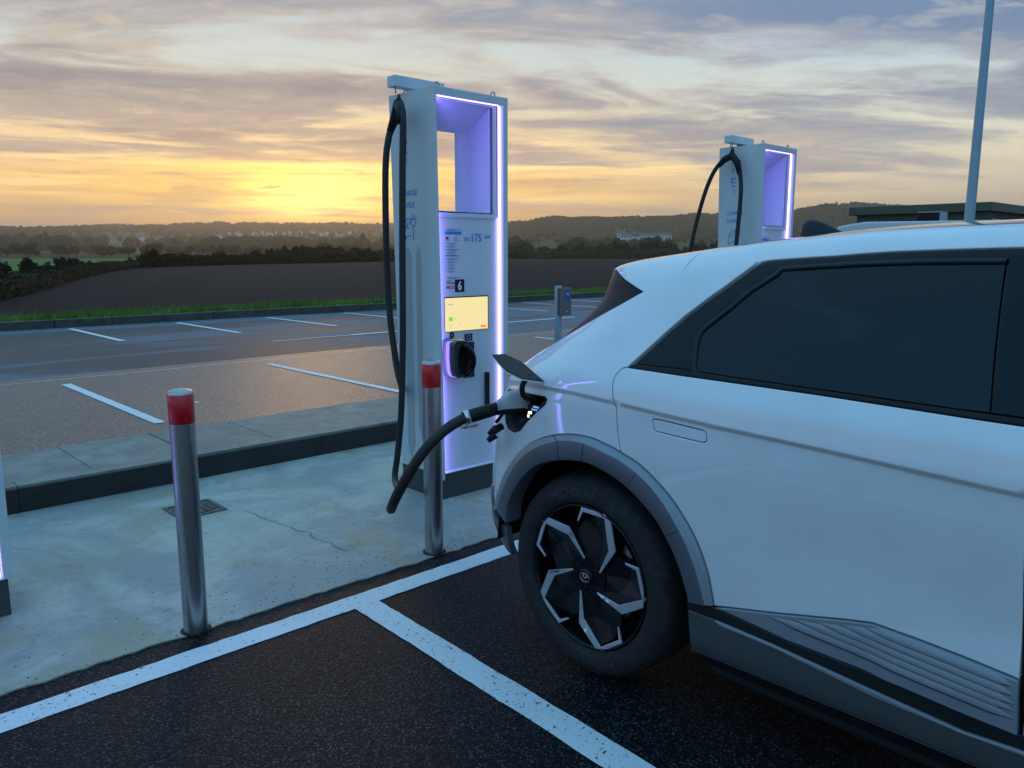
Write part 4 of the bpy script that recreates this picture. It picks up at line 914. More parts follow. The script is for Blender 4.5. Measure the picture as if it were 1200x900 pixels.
    for x0_, x1_, z0_, z1_ in ((3.045, 3.082, 1.202, 1.209), (3.088, 3.104, 1.114, 1.118), (3.050, 3.078, 1.074, 1.0775), (3.050, 3.068, 1.062, 1.065), (3.125, 3.140, 1.078, 1.0815)): MB().box(x0_, x1_, FY-.0062, FY-.0057, z0_, z1_).build('screen_print', M_screentext, sc)
    # connector badge
    MB().lathe([(.0001, FY-.006), (.017, FY-.006), (.019, FY-.004), (.019, FY)], (3.075, 0, 1.020), axis=1, n=6, smooth=False).build('badge', M_black, t_)
    text('L', .020, (3.0695, FY-.0063, 1.0125), U, V3, M_whiteprint, t_, depth=.0004)
    # euro flag plaque
    fl = MB().box(3.175, 3.240, FY-.002, FY, .971, 1.018).build('flag_plaque', M_dkblue, t_); st = MB()
    for k_ in range(12):
        a = k_*math.pi/6; cx0, cz0 = 3.2075+.014*math.cos(a), .9945+.014*math.sin(a); poly = []
        for q in range(10): r_ = .0034 if q % 2 == 0 else .0015; aa = math.pi/2+q*math.pi/5; poly.append((cx0+r_*math.cos(aa), cz0+r_*math.sin(aa)))
        st.prism(poly, FY-.0028, FY-.002, 1)
    st.build('stars', M_yel, fl)
    # card reader: recessed slate plate with keypad dots
    cr = MB().box(3.160, 3.252, FY-.006, FY, .742, .966, .003).build('card_reader', mat('slate_reader_plate', (.035, .045, .06), .25, .3, coat=.5), t_)
    b = MB(); 
    for i in range(3):
        for j in range(4): b.lathe([(.0001, FY-.0085), (.005, FY-.0085), (.006, FY-.006)], (3.205+i*.014, 0, .822-j*.012+.02), axis=1, n=10)
    b.build('keypad', M_greyprint, cr); MB().box(3.163, 3.249, FY-.009, FY-.006, .752, .766, .001).build('card_slot', M_black, cr)
    # moulded holster with its dark throat
    hb = MB(); secs = []
    out = catmull([(3.008, .99), (3.035, 1.003), (3.075, 1.004), (3.118, .99), (3.150, .955), (3.152, .90), (3.128, .80), (3.10, .765), (3.045, .756), (3.012, .775), (3.002, .86), (3.002, .95)], .012, True)
    cen = out.mean(0); N_ = len(out); vs = []
    for (sc_, dy) in ((1.0, 0), (1.0, .055), (.97, .088), (.90, .105)): vs += [(cen[0]+(p[0]-cen[0])*sc_, FY-dy, cen[1]+(p[1]-cen[1])*sc_) for p in out]
    hb.add(vs, [(a*N_+i, a*N_+(i+1) % N_, (a+1)*N_+(i+1) % N_, (a+1)*N_+i) for a in range(3) for i in range(N_)], True)
    thr_ = catmull([(3.060, .965), (3.10, .972), (3.138, .950), (3.140, .90), (3.118, .815), (3.085, .775), (3.050, .785), (3.035, .86), (3.042, .93)], .012, True); N2 = len(thr_)
    ho = hb.build('holster', mat('glossy_dark_holster', (.03, .03, .04), .16, coat=1.0), t_)
    skin('holster_face', np.array([(cen[0]+(p[0]-cen[0])*.90, cen[1]+(p[1]-cen[1])*.90) for p in out]), plane_map((0, FY-.105, 0), (1, 0, 0), (0, 0, 1), (0, -1, 0)), MATS['glossy_dark_holster'], ho, [thr_*.92+np.array(cen)*.08], thick=.004, grid=.02, bev=.002)
    b = MB(); th2 = thr_*.92+np.array(cen)*.08; vs = [(p[0], FY-.104, p[1]) for p in th2]+[(cen[0]+(p[0]-cen[0])*.8+.01, FY-.02, cen[1]+(p[1]-cen[1])*.8) for p in th2]
    b.add(vs, [(i, (i+1) % N2, N2+(i+1) % N2, N2+i) for i in range(N2)]+[tuple(range(N2, 2*N2))], True); b.build('throat', M_black, ho)
    b = MB(); b.tube(catmull([(3.085, FY-.100, .965), (3.118, FY-.125, .93), (3.138, FY-.132, .875), (3.128, FY-.120, .81), (3.095, FY-.100, .775)], .02), 0.017, 12); b.build('holster_tongue', M_blackgloss, ho)
    # door hinge block, lower right
    MB().box(3.338, 3.366, FY-.022, FY, .52, .762, .004).build('lock_bar', M_black, t_)
    # maker's mark low on the face: two coloured swooshes over red lettering
    lg = MB(); lg.tube(catmull([(3.205, FY-.001, .470), (3.225, FY-.001, .458), (3.25, FY-.001, .462), (3.262, FY-.001, .478)], .006), .0052, 8); lg.build('logo', M_redprint, t_)
    MB().tube(catmull([(3.21, FY-.001, .482), (3.235, FY-.001, .472), (3.255, FY-.001, .482)], .006), .005, 8).build('logo', M_yel, t_)
    MB().tube(catmull([(3.208, FY-.001, .492), (3.228, FY-.001, .500), (3.248, FY-.001, .498)], .006), .0045, 8).build('logo', M_blue, t_)
    T('TotalEnergies', .031, 3.128, .418, M_redprint, xs=.92, bold=.0004)
    # side print, reading up and along
    SX = X0-.0143; SU, SV = (0, -1, 0), (0, 0, 1)
    def S(s_, size, y, z, **k): return text(s_, size, (SX, y, z), SU, SV, M_blue, t_, depth=.0008, bold=.0008, **k)
    S('CHARGE', .047, 4.092, 1.853, xs=.86); S('RAPIDE', .047, 4.092, 1.782, xs=.86)
    def S2(s_, size, y, z, **k): return text(s_, size, (SX, y, z), (0, 0, 1), (0, 1, 0), M_blue, t_, depth=.0008, **k)
    S2('DC', .034, 4.022, 2.035); S2('175', .066, 4.022, 2.090, bold=.0012); S2('kW', .034, 4.038, 2.215)
    ic = MB(); xx = SX-.0008
    def wr(p, r_=.0026): ic.tube([(xx, a, c) for a, c in p], r_, 6)
    wr([(3.985, 1.745), (3.985, 1.715)]); wr([(3.962, 1.745), (3.962, 1.715)]); wr([(3.997, 1.713), (3.95, 1.713)]); wr([(3.997, 1.713), (3.997, 1.69), (3.985, 1.676), (3.974, 1.672), (3.962, 1.676), (3.95, 1.69), (3.95, 1.713)]); wr([(3.974, 1.672), (3.974, 1.59)])
    wr([(4.07, 1.66), (4.07, 1.605), (4.06, 1.598), (4.05, 1.605), (4.05, 1.615), (4.0, 1.615)]); wr([(4.07, 1.66), (4.055, 1.70), (4.03, 1.72), (4.005, 1.72)]); wr([(4.07, 1.66), (4.05, 1.665), (4.035, 1.69), (4.01, 1.69), (4.005, 1.72)]); wr([(4.035, 1.69), (4.035, 1.66), (4.01, 1.66)]); wr([(4.075, 1.598), (4.045, 1.598)], .004)
    ic.build('pictogram', M_blue, t_)
    return t_
ch1 = charger('tall white fast charger numbered 6 with lit display, plugged into the car', '6')
ch2 = charger('white fast charger behind the car roof, only its top half showing', ''); ch2.location = (3.575, -.05, 0); ch2.rotation_euler = (0, 0, 0)
ch3 = charger('white fast charger at the left frame edge, only its lower corner showing', ''); ch3.location = (-2.84, 0, 0)
# ================================================================== CABLES
EY = Vector((0, 0, EYE))
def hang(x, pts): return [(x+dx, y, z) for dx, y, z in pts]
t_ = thing('charging_cable', 'thick black charging cable hanging from the tall charger and plugged into the car', 'charging cable', None, (2.84, 4.0, 0))
def local(p, o): return [(a-o.location.x, b_-o.location.y, c-o.location.z) for a, b_, c in p]
mainp = [(1.9144, 2.1999, 0.9244), (1.8678, 2.2137, 0.9144), (1.8048, 2.2263, 0.8912), (1.7471, 2.2443, 0.8526), (1.7023, 2.2736, 0.7945), (1.6665, 2.3162, 0.7095), (1.6592, 2.3847, 0.6114), (1.719, 2.5043, 0.5264), (1.9333, 2.8063, 0.414), (2.2508, 3.2429, 0.2802), (2.5737, 3.6801, 0.1714)]
inner = [(2.735, 3.93, .125), (2.79, 4.015, .15), (2.80, 3.995, .28), (2.80, 3.945, .569), (2.80, 3.914, .99), (2.80, 3.899, 1.495), (2.80, 3.880, 1.98), (2.815, 3.885, 2.25), (2.84, 3.93, 2.34), (2.86, 3.99, 2.365), (2.87, 4.03, 2.30), (2.83, 4.045, 2.2), (2.80, 4.050, 1.993), (2.80, 4.061, 1.495), (2.80, 4.041, 1.136), (2.80, 3.982, .828), (2.80, 3.942, .727), (2.83, 3.98, .70), (2.93, 4.12, .665)]
hose = catmull(mainp+inner, .03)
MB().tube(local([tuple(p) for p in hose], t_), .0195, 16).build('hose', M_cable, t_)
MB().tube(local([(2.862, 3.985, 2.425), (2.862, 3.985, 2.40), (2.86, 3.99, 2.375)], t_), [.006, .013, .026], 12).build('hanger_grip', M_black, t_)
b = MB(); b.tube(local([(2.80, 3.90, 2.25), (2.83, 3.925, 2.325), (2.86, 3.985, 2.37), (2.868, 4.03, 2.31), (2.835, 4.045, 2.215)], t_), [.020, .028, .034, .030, .021], 14); b.build('bend_guard', M_black, t_)
# plug: grip, clamp, two-tone shell
g0 = Vector((1.8654, 2.2157, .913)); g1 = Vector((1.9713, 2.1634, .9397)); g2 = Vector((2.098, 2.098, .932))
MB().tube(local([tuple(g0+(g1-g0)*u) for u in (-.12, 0, .3, .7, 1.0)], t_), [.0225, .0245, .0255, .0245, .024], 20).build('grip', M_black, t_)
ax = (g1-g0).normalized(); MB().tube(local([tuple(g0-ax*.010), tuple(g0-ax*.009), tuple(g0+ax*.009), tuple(g0+ax*.010)], t_), [.0255, .0275, .0275, .0255], 24).build('hose_clamp', M_chrome, t_)
MB().tube(local([tuple(g0-ax*.004+Vector((0, 0, -.026))), tuple(g0-ax*.004+Vector((0, 0, -.040)))], t_), .006, 8).build('clamp_screw', M_chrome, t_)
def half(secs, lo, hi, n=14, close=True):
    """sections (centre, half width, up, down) swept; keeps the arc lo..hi of each"""
    b = MB(); vs = []; k = len(secs)
    for c, wd, hu, hd in secs:
        sx = Vector((ax.y, -ax.x, 0)).normalized()
        for i in range(n):
            a = lo+(hi-lo)*i/(n-1); ca, sa = math.cos(a), math.sin(a); e_ = .75
            vs.append(c+sx*wd*math.copysign(abs(ca)**e_, ca)+Vector((0, 0, 1))*(hu if sa > 0 else hd)*math.copysign(abs(sa)**e_, sa))
    b.add(local([tuple(v) for v in vs], t_), [(j*n+i, j*n+i+1, (j+1)*n+i+1, (j+1)*n+i) for j in range(k-1) for i in range(n-1)], True)
    if close: m0 = len(b.v)-len(vs); b.f += [tuple(range(m0, m0+n)), tuple(range(m0+(k-1)*n, m0+k*n))]; b.sm += [False, False]
    return b
secs = [(g1-ax*.006, .025, .024, .024), (g1+ax*.022, .032, .040, .028), (g1+ax*.05+Vector((0, 0, -.004)), .037, .056, .036), (g1+ax*.09+Vector((0, 0, -.010)), .038, .060, .046), (g2, .037, .058, .050)]
half(secs, -.10, math.pi+.10).build('shell', mat('pale_grey_plug_shell', (.42, .47, .50), .35, coat=.3), t_)
half([(c, w_*1.01, u*.9, d_) for c, w_, u, d_ in secs], math.pi+.06, 2*math.pi-.06).build('lower_shell', M_black, t_)

# second charger's cable, hung in a wide loop
t2 = thing('charging_cable', 'black charging cable looped over the arm of the charger behind the car', 'charging cable', None, (6.42, 3.98, 0))
p2 = [(6.38, 4.20, .3), (6.36, 4.36, .9), (6.37, 4.33, 1.5), (6.385, 4.235, 1.95), (6.40, 4.135, 2.22), (6.425, 4.04, 2.335), (6.44, 3.97, 2.36), (6.44, 3.905, 2.28), (6.43, 3.865, 2.12), (6.42, 3.86, 1.9), (6.42, 3.885, 1.5), (6.42, 3.91, 1.0), (6.42, 3.93, .4)]
MB().tube(local([tuple(q) for q in catmull(p2, .05)], t2), .019, 14).build('hose', M_cable, t2)
MB().tube(local([(6.41, 4.09, 2.28), (6.425, 4.04, 2.335), (6.44, 3.97, 2.365), (6.44, 3.915, 2.30), (6.435, 3.885, 2.2)], t2), [.021, .030, .038, .030, .021], 14).build('bend_guard', M_black, t2)
MB().tube(local([(6.445, 3.975, 2.44), (6.445, 3.975, 2.38)], t2), [.006, .026], 12).build('hanger_grip', M_black, t2)
# ================================================================== PAY POST, LOW POST, LAMP POST
PX, PY = 9.02, 8.50
t_ = thing('access_post', 'grey metal box with blue sticker on a galvanised post, beyond the car tail', 'access post', None, (PX, PY, LT), math.radians(-8))
MB().lathe([(.055, -.1), (.055, .865), (.050, .874), (.0001, .875)], n=28).build('post', M_galv, t_)
bx = MB().box(-.03, .15, -.135, -.058, .425, .845, .006).build('box', M_paybox, t_)
MB().box(-.045, .0, -.058, .02, .43, .84, .004).build('bracket', M_paybox, t_)
MB().box(.035, .125, -.1375, -.1353, .66, .80).build('sticker', M_payblue, bx)
b = MB(); b.prism([(.05, .75), (.075, .785), (.07, .76), (.10, .765), (.075, .71), (.08, .74)], -.1385, -.1376, 1); b.build('emblem', M_whiteprint, bx)
MB().lathe([(.0001, -.148), (.010, -.147), (.013, -.140), (.014, -.135)], (.075, 0, .475), axis=1, n=16).build('lock', M_chrome, bx)
t_ = thing('low_post', 'short pale capped post half hidden by the car tail', 'post', None, (10.10, 8.40, LT))
MB().box(-.06, .06, -.06, .06, -.05, .42, .004).build('shaft', mat('buff_post', (.30, .30, .26), .7), t_); MB().box(-.09, .09, -.075, .075, .42, .475, .008).build('cap', M_render, t_)
t_ = thing('lamp_post', 'tall tapering galvanised lamp post rising behind the car roof', 'lamp post', None, (11.5, 3.59, 0)); t_.rotation_euler = (math.radians(.4), math.radians(-.4), 0)
MB().lathe([(.085, 0), (.085, .9), (.066, .95), (.030, 8.0)], n=28).build('column', M_galv, t_); MB().box(-.16, .16, -.16, .16, 0, .02).build('base_plate', M_galv, t_)
MB().box(-.035, .035, -.104, -.098, .35, .8, .003).build('access_door', M_galv, t_); hd = MB().box(-.12, .12, -.75, .02, 7.96, 8.06, .02).build('lantern', M_galv, t_)
# ================================================================== VAN AND GREEN BUILDING
t_ = thing('van', 'white van with a small roof vent parked beyond the charger, mostly hidden by the car', 'van', None, (22.2, 4.9, 0))
b = MB(); b.prism([(0, .35), (0, 1.2), (.10, 2.16), (.35, 2.27), (4.2, 2.32), (4.9, 2.22), (5.6, 1.25), (6.4, 1.05), (6.5, .7), (6.45, .35)][::-1], -1.0, 1.0, 0, .05); vb = b.build('body', M_van, t_)
vb.location = (0, 0, 0); vb.rotation_euler = (0, 0, 0)
MB().box(-1.015, -.99, 1.0, 3.9, 2.115, 2.135).build('gutter', M_greyprint, t_)
for y in (1.2, 5.2): 
    for sx in (-.97, .97): MB().lathe([(.0001, -.11), (.2, -.12), (.33, -.1), (.34, 0), (.33, .1), (.0001, .1)], (sx, y, .34), axis=0, n=24).build('wheel', M_rubber, t_)
MB().box(-1.02, -.995, 4.0, 5.3, 1.3, 1.95, .01).build('side_window', M_blackgloss, t_); MB().box(-.8, .8, -.02, .02, 1.35, 1.95, .01).build('rear_window', M_blackgloss, t_)
for sx in (-.93, .93): MB().box(sx-.06, sx+.06, -.03, .02, .9, 1.4, .01).build('tail_lamp', M_redlens, t_)
v = MB().prism([(-.30, 0), (-.22, .24), (.22, .24), (.30, 0)], -.22, .22, 0, .01).build('roof_vent', M_blackgloss, t_); v.location = (0, 2.9, 2.30)
MB().box(-.235, .235, -.27, .27, .235, .26, .008).build('vent_lid', M_galv, v)
MB().box(-.24, .24, -.30, -.27, 0, .25, .008).build('vent_rim', M_galv, v)
t_ = thing('green_building', 'low dark green clad building behind the lamp post', 'building', None, (41.28, 11.96, 0))
MB().box(0.15, 9, .15, 6.2, -.2, 3.45).build('wall', M_bldg, t_)
b = MB(); b.box(-.15, 9.3, -.05, 6.5, 3.42, 3.82, .02); rf = b.build('roof', M_bldg2, t_)
for i in range(20): MB().box(.118, .149, .3+i*.3, .335+i*.3, 0, 3.40).build('cladding_rib', M_bldg, t_)
for i in range(29): MB().box(.3+i*.3, .335+i*.3, .118, .149, 0, 3.40).build('cladding_rib', M_bldg, t_)
sh = MB().box(.06, .116, 1.35, 3.1, 0, 2.75, .01).build('roller_door', M_bldg2, t_)
MB().box(.5, 1.6, .09, .115, 2.45, 3.1, .02).build('wall_sign', M_galv, t_)
# ================================================================== CAR
car = thing('car', 'white electric hatchback with black tinted windows, its charge flap open and a cable plugged in', 'car', None, (XC, .3, 0))
CO = car.location
def C_(o, parent=None):
    """keep world coordinates for parts and sub-parts"""
    o.parent = parent or car
    if parent is None: o.matrix_parent_inverse = Matrix.Translation(-CO)
    return o
cr_t = np.array([q[0] for q in K['crease']])[::-1]; cr_s = np.array([q[1] for q in K['crease']])[::-1]
cr_t = np.concatenate([[-1.6], cr_t, [2.9]]); cr_s = np.concatenate([[.745], cr_s, [.80]])
_ct = np.linspace(-1.6, 2.9, 300); _cs = spl(_ct, cr_t, cr_s)
def crease(t): return np.interp(t, _ct, _cs)
def ss(x): x = np.clip(x, 0, 1); return x*x*(3-2*x)
def relief_body(t, s):
    d = s-crease(t); r = .0115*ss(d/.017)+.0010*np.exp(-np.clip(d-.017, 0, 1)/.05)*ss(d/.017)-.005
    # swelling lower door facet
    l = .3677+(.79-t)*.249; r = r+np.where((t < .80) & (t > -.9), np.clip(l-s, 0, .14)*.09*ss((.80-t)/.10), 0)
    # shallow hollow through the middle of the door
    r = r-.006*np.exp(-((s-.50)/.13)**2)*ss((1.25-t)/.35)*ss((t+.9)/.3)
    return r
def bmap(off=0.0, rel=None):
    def base(t, s):
        o = np.full(np.shape(t), off)
        if rel is not None: o = o+rel(t, s)
        return surf(t, s, o)[0]
    def mp(t, s, d):
        e = 8e-4; P_, _ = surf(t, s, 0.0)
        o = np.full(np.shape(t), off+d)
        if rel is not None: o = o+rel(t, s)
        P_, N0 = surf(t, s, o)
        a = base(t+e, s)-base(t-e, s); b = base(t, np.clip(s+e*2, 0, SMAX))-base(t, np.clip(s-e*2, 0, SMAX)); n = -np.cross(a, b); L = np.linalg.norm(n, axis=-1, keepdims=True)
        n = np.where(L > 1e-12, n/np.maximum(L, 1e-12), N0); n = np.where(np.sum(n*N0, -1, keepdims=True) < .3, N0, n)
        return P_, n
    return mp
GAP = .0019
def panel(name, pts, m, holes=(), off=0.0, rel=None, parent=None, thick=.014, grid=.03, feats=None, gap=GAP, bev=.0025, mirror=True, mname=None, closed_lin=True):
    O = lin(pts, .016) if closed_lin else np.array(pts); O = O if area(O) > 0 else O[::-1]; O = offset(O, gap) if gap else O
    hh = [offset(h if area(h) < 0 else h[::-1], gap) for h in [lin(h, .012) for h in holes]]
    o = C_(skin(name, O, bmap(off, rel), m, None, hh, thick, grid, feats, bev, flip=True), parent)
    if mirror: C_(skin(mname or name, O, bmap(off, rel), m, None, hh, thick, grid*1.6, None, bev, flip=True, mirror=XC), parent)
    return o
def cfeats(t0, t1):
    ts = np.arange(t0, t1, .012); c = crease(ts); return [(a, b+q) for a, b in zip(ts, c) for q in (-.006, -.001, .0022, .0045, .0068, .009, .0112, .014, .017, .0185, .024, .032)]
def arr(n): return [tuple(q) for q in K[n]]
AO = catmull(K['arch_outer'], .012); AM = catmull(K['arch_mid'], .012); AI = catmull(K['arch_inner'], .012)
def tp(a, b): return [tuple(p) for p in a]
sbump = .362                                                  # height of the bumper cladding seam round the tail
top_c = s_of_z(1.105)
DS = [tuple(q) for q in catmull(K['door_seam'], .012)]
# --- rear quarter
tailS = np.linspace(sbump, .93, 26)
q_out = [K['roof_seam'][2], K['roof_seam'][1], K['roof_seam'][0]]+arr('spoiler_edge')[:1]+arr('cpillar')[1:5]+[(2.262, .948), (2.33, .945)]+[(t_tail(s), s) for s in tailS[::-1] if s < .94]+[(2.45, .370), (2.365, .380)]+arr('bumper_seam')[::-1]+[tuple(p) for p in AO if p[0] > 1.606]
q_out += [DS[0]]+DS[1:]
q_out += arr('glass_upper')[1:8]+[(1.289, 1.386)]
panel('quarter_panel', q_out, M_paint, [K['port_hole']], rel=relief_body, feats=cfeats(1.61, 2.75), grid=.024, thick=.02)
# --- rear door skin
door = [p for p in DS[::-1]]; belt = arr('belt_low')
ao_r = [tuple(p) for p in AO if p[0] < 1.603]
rd = DS[::-1]+ao_r+[K['clad_top'][0]]+arr('clad_top')[1:]+[(.4392, .4766), (.447, .60), (.452, .78), (.468, .9445)]+belt[::-1][1:]
hd = [tuple(p) for p in catmull(K['handle'], .008, True)]
rdo = panel('rear_door', rd, M_paint, [hd], rel=relief_body, feats=cfeats(.45, 1.61), grid=.024, thick=.02)
panel('door_handle', hd, M_paint, rel=relief_body, parent=rdo, grid=.012, thick=.01, gap=.0016, bev=.0012, off=-.0004)
# --- front door, wing and bonnet (outside the frame)
fd = [(.430, .4766), (.438, .60), (.443, .78), (.459, .9435), (-.2, .936), (-.80, .925), (-.84, .80), (-.86, .5), (-.84, .262), (.415, .262)]
fdo = panel('front_door', fd, M_paint, rel=relief_body, feats=cfeats(-.8, .44), grid=.04, thick=.02)
panel('door_handle', [(.16, .782), (.16, .742), (.36, .748), (.36, .787)], M_paint, rel=relief_body, parent=fdo, off=.001, thick=.01)
FWY = 1.7756-3.0
def shift(P, dy): return [(q[0]+dy, q[1]) for q in P]
fo_ = [(FWY+(1.7756-q[0])*-1, q[1]) for q in AO]
fw_ = [(-.848, .262), (-.868, .5), (-.848, .80), (-.808, .925), (-1.5, .90), (-1.75, .86), (-2.06, .74), (-2.06, .40), (-1.72, .40)]+[p for p in fo_[::-1] if p[1] > .41]+[(-.69, .30)]
panel('front_wing', fw_, M_paint, rel=None, grid=.05)
panel('front_bumper', [(-2.065, .395), (-2.065, .06), (-1.70, .07), (-1.72, .395)], M_clad, grid=.05)
panel('front_bumper', [(-3.0, .395), (-3.0, .06), (-2.07, .06), (-2.07, .395)], M_clad, grid=.08)
panel('nose_panel', [(-3.0, .80), (-3.0, .40), (-2.07, .40), (-2.07, .80)], M_paint, grid=.08)
panel('headlamp', [(-2.45, .735), (-2.45, .61), (-2.09, .61), (-2.09, .735)], M_blackgloss, off=.004, grid=.05)
panel('bonnet', [(-.98, SMAX-.001), (-.98, .96), (-1.5, .905), (-2.06, .805), (-3.0, .805), (-3.0, SMAX-.001)], M_paint, grid=.07)
panel('windscreen', [(-.97, SMAX-.001), (-.97, .98), (-.42, 1.47), (-.30, SMAX-.001)], M_glass, grid=.07, off=-.002)
# --- roof side rail, roof, spoiler
SR = s_of_z(1.587)
gu = arr('glass_upper')
rail = [(1.2835, 1.3875), (1.2926, 1.3865), K['roof_seam'][1], K['roof_seam'][0], K['hatch_seam'][1], (1.5443, SR)]+[(t, SR) for t in np.arange(1.5, -.41, -.08)]+[(-.80, .93), (-.74, .945), (-.33, 1.33), (-.2, 1.375), (.1, 1.398)]+gu[::-1][:7]
panel('roof_rail', rail, M_paint, grid=.022, feats=[(t, s) for t in np.arange(-.4, 1.54, .03) for s in np.arange(1.42, SR, .012)])
roof = [(1.5443, SR+.001)]+[(1.5443, SMAX-.001)]+[(-.30, SMAX-.001), (-.42, 1.472), (-.41, SR+.001)]
panel('roof_panel', roof, M_roofglass, grid=.045, off=-.0005, feats=[(t, s) for t in np.arange(-.3, 1.54, .05) for s in np.arange(SR+.01, 1.75, .016)])
ssp = np.linspace(1.459, SMAX-.001, 20)
spo = [K['hatch_seam'][0], (1.5443, 1.4828), (1.5443, SMAX-.001), (1.93, SMAX-.001)]+[(t_mid(s), s) for s in ssp[::-1][1:]]+[K['spoiler_edge'][-1]]+arr('spoiler_edge')[::-1][1:]
panel('rear_spoiler', spo, M_paint, grid=.026, gap=.0006, thick=.018, bev=.0012)
# --- rear glass with its side fin, tail lamp band, tailgate, bumper
sg = np.linspace(.952, 1.455, 20)
rg = arr('cpillar')[:5]+[(2.262, .950)]+[(t_mid(s), s) for s in sg]+arr('spoiler_edge')[::-1]
panel('rear_window', rg, M_fin, grid=.035, off=-.003, gap=.0012)
st_ = np.linspace(.372, .93, 20)
tg = [(t_tail(s)+.004, s) for s in st_]+[(t_mid(s), s) for s in st_[::-1]]
panel('tailgate', tg, M_paint, grid=.05)
panel('tail_lamp', [(t_tail(.72)+.03, .72), (t_tail(.84)+.03, .84), (t_tail(.84)+.40, .84), (t_tail(.72)+.40, .72)], M_redlens, off=.006, grid=.04)
sb_ = np.linspace(.125, .355, 10)
bp = [(2.3338, .2895), (2.3515, .3455), (2.3648, .362), (2.46, .362)]+[(t_mid(.362), .362)]+[(t_mid(s), s) for s in sb_[::-1]]+arr('bumper_front')[::-1]
panel('rear_bumper', bp, M_clad, grid=.035, thick=.025)
panel('number_plate', [(t_mid(.47)-.26, .42), (t_mid(.47)+.0, .42), (t_mid(.47)+.0, .52), (t_mid(.47)-.26, .52)], M_render, off=.005, grid=.05, mirror=True)
# --- glazing
gr = arr('glass_rear'); bh = arr('belt_high')
glo = [gr[0]]+[tuple(q) for q in catmull(gr[:4], .012)][1:]+gr[4:9]+gr[9:]+arr('glass_front')[1:]+[q for q in bh[::-1] if .557 < q[0] < 1.37]
go = panel('rear_door_glass', glo, M_glass, off=-.004, gap=.004, grid=.02, bev=0)
# black surround between the glass and the body
oute = arr('glass_upper')[1:]+[(.5779, 1.3975)]
sur = [(1.592, .9845)]+[(q[0]-.004, q[1]-.003) for q in arr('glass_upper')[1:]]+[(.545, 1.40), (.535, .9645), (.5569, .966)]+arr('glass_front')[::-1][1:-1]+gr[::-1]+[(1.3869, .9845)]
panel('window_surround', sur, M_blackgloss, off=-.001, gap=.0012, grid=.04, thick=.02)
sp_ = lin([(1.3655, .968)]+[tuple(q) for q in catmull(gr[:5], .012)][1:]+gr[5:], .012, False)
d_ = np.gradient(sp_, axis=0); d_ /= np.linalg.norm(d_, axis=1, keepdims=True); nn_ = np.stack([d_[:, 1], -d_[:, 0]], 1)
if (nn_[20] @ (np.array([1.0, 1.15])-sp_[20])) < 0: nn_ = -nn_
rows_ = []
for o_, h_ in ((-.002, -.006), (-.0015, .0022), (.006, .0030), (.0115, .0018), (.0125, -.010)):
    q_ = sp_+nn_*o_; rows_.append(surf(q_[:, 0], q_[:, 1], np.full(len(q_), h_))[0])
n = len(sp_)
for mir in (0, 1):
    V = np.concatenate(rows_).copy()
    if mir: V[:, 0] = 2*XC-V[:, 0]
    b = MB(); b.add(V.tolist(), [(r*n+i, r*n+i+1, (r+1)*n+i+1, (r+1)*n+i) for r in range(4) for i in range(n-1)], True); C_(b.build('window_seal', M_seal))
panel('pillar_panel', [(.5995, 1.364), (.588, 1.256), (.5735, 1.1233), (.5525, .966), (.36, .962), (.33, 1.15), (.32, 1.392), (.59, 1.399), (.6005, 1.3975)], M_blackgloss, off=-.0015, gap=.001, grid=.04)
panel('belt_moulding', [(1.6174, .9655)]+[(q[0], q[1]+.001) for q in belt[1:]]+[(-.75, .929), (-.75, .948), (.3, .9600)]+[(q[0], q[1]-.001) for q in bh[::-1][:-1]]+[(1.5917, .9840), (1.612, .9725)], M_black, off=.004, gap=.0008, grid=.04, thick=.012, feats=None)
panel('front_door_glass', [(.352, .966), (.322, 1.15), (.312, 1.388), (.1, 1.385), (-.2, 1.36), (-.33, 1.315), (-.72, .952)], M_glass, off=-.004, grid=.05)
# --- lower cladding
ct = arr('clad_top'); bt_ = arr('band_top')
cl = [(1.2335, .262), ]+ct[1:]+[(.4245, .2245)]+bt_[::-1][1:-1]
clo = panel('door_cladding', cl, M_clad2, off=.006, rel=relief_body, grid=.03, thick=.02, gap=.0014)
for i in range(1, 6):
    a, b_, c = K['rib%d' % i]
    P0 = np.array(a); P1 = np.array(c); u = (P1-P0)/np.linalg.norm(P1-P0); n_ = np.array([-u[1], u[0]]); n_ = n_ if n_[1] > 0 else -n_; N_ = 34; vs = []; mp = bmap(.006, relief_body)
    for k_ in range(N_+1):
        f = k_/N_; c_ = P0+(P1-P0)*f; tap = min(1, f*7, (1-f)*14)
        rows_ = [(-.0062, .0002), (-.0045, .0052), (.0, .0062), (.010, .0040), (.017, .0004)]
        for (o_, h_) in rows_:
            q = c_+n_*o_*max(tap, .15); p_, _ = mp(np.array([q[0]]), np.array([q[1]]), h_*tap); vs.append(tuple(p_[0]))
    b = MB(); b.add(vs, [(k_*5+j, k_*5+j+1, (k_+1)*5+j+1, (k_+1)*5+j) for k_ in range(N_) for j in range(4)], True); C_(b.build('rib', M_clad2), clo)
    # dark strip laid under each rib, its shade put into the colour
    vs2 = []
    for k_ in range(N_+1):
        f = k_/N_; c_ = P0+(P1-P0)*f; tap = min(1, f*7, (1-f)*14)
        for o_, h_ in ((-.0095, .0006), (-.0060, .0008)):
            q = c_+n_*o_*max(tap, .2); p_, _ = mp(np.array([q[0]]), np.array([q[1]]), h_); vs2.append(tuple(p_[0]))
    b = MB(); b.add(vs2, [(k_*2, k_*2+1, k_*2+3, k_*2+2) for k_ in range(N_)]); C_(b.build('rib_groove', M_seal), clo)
fcl = [(.418, .2245), (.418, .258), (-.83, .258), (-.83, .2245)]; panel('door_cladding', fcl, M_clad2, off=.006, grid=.06)
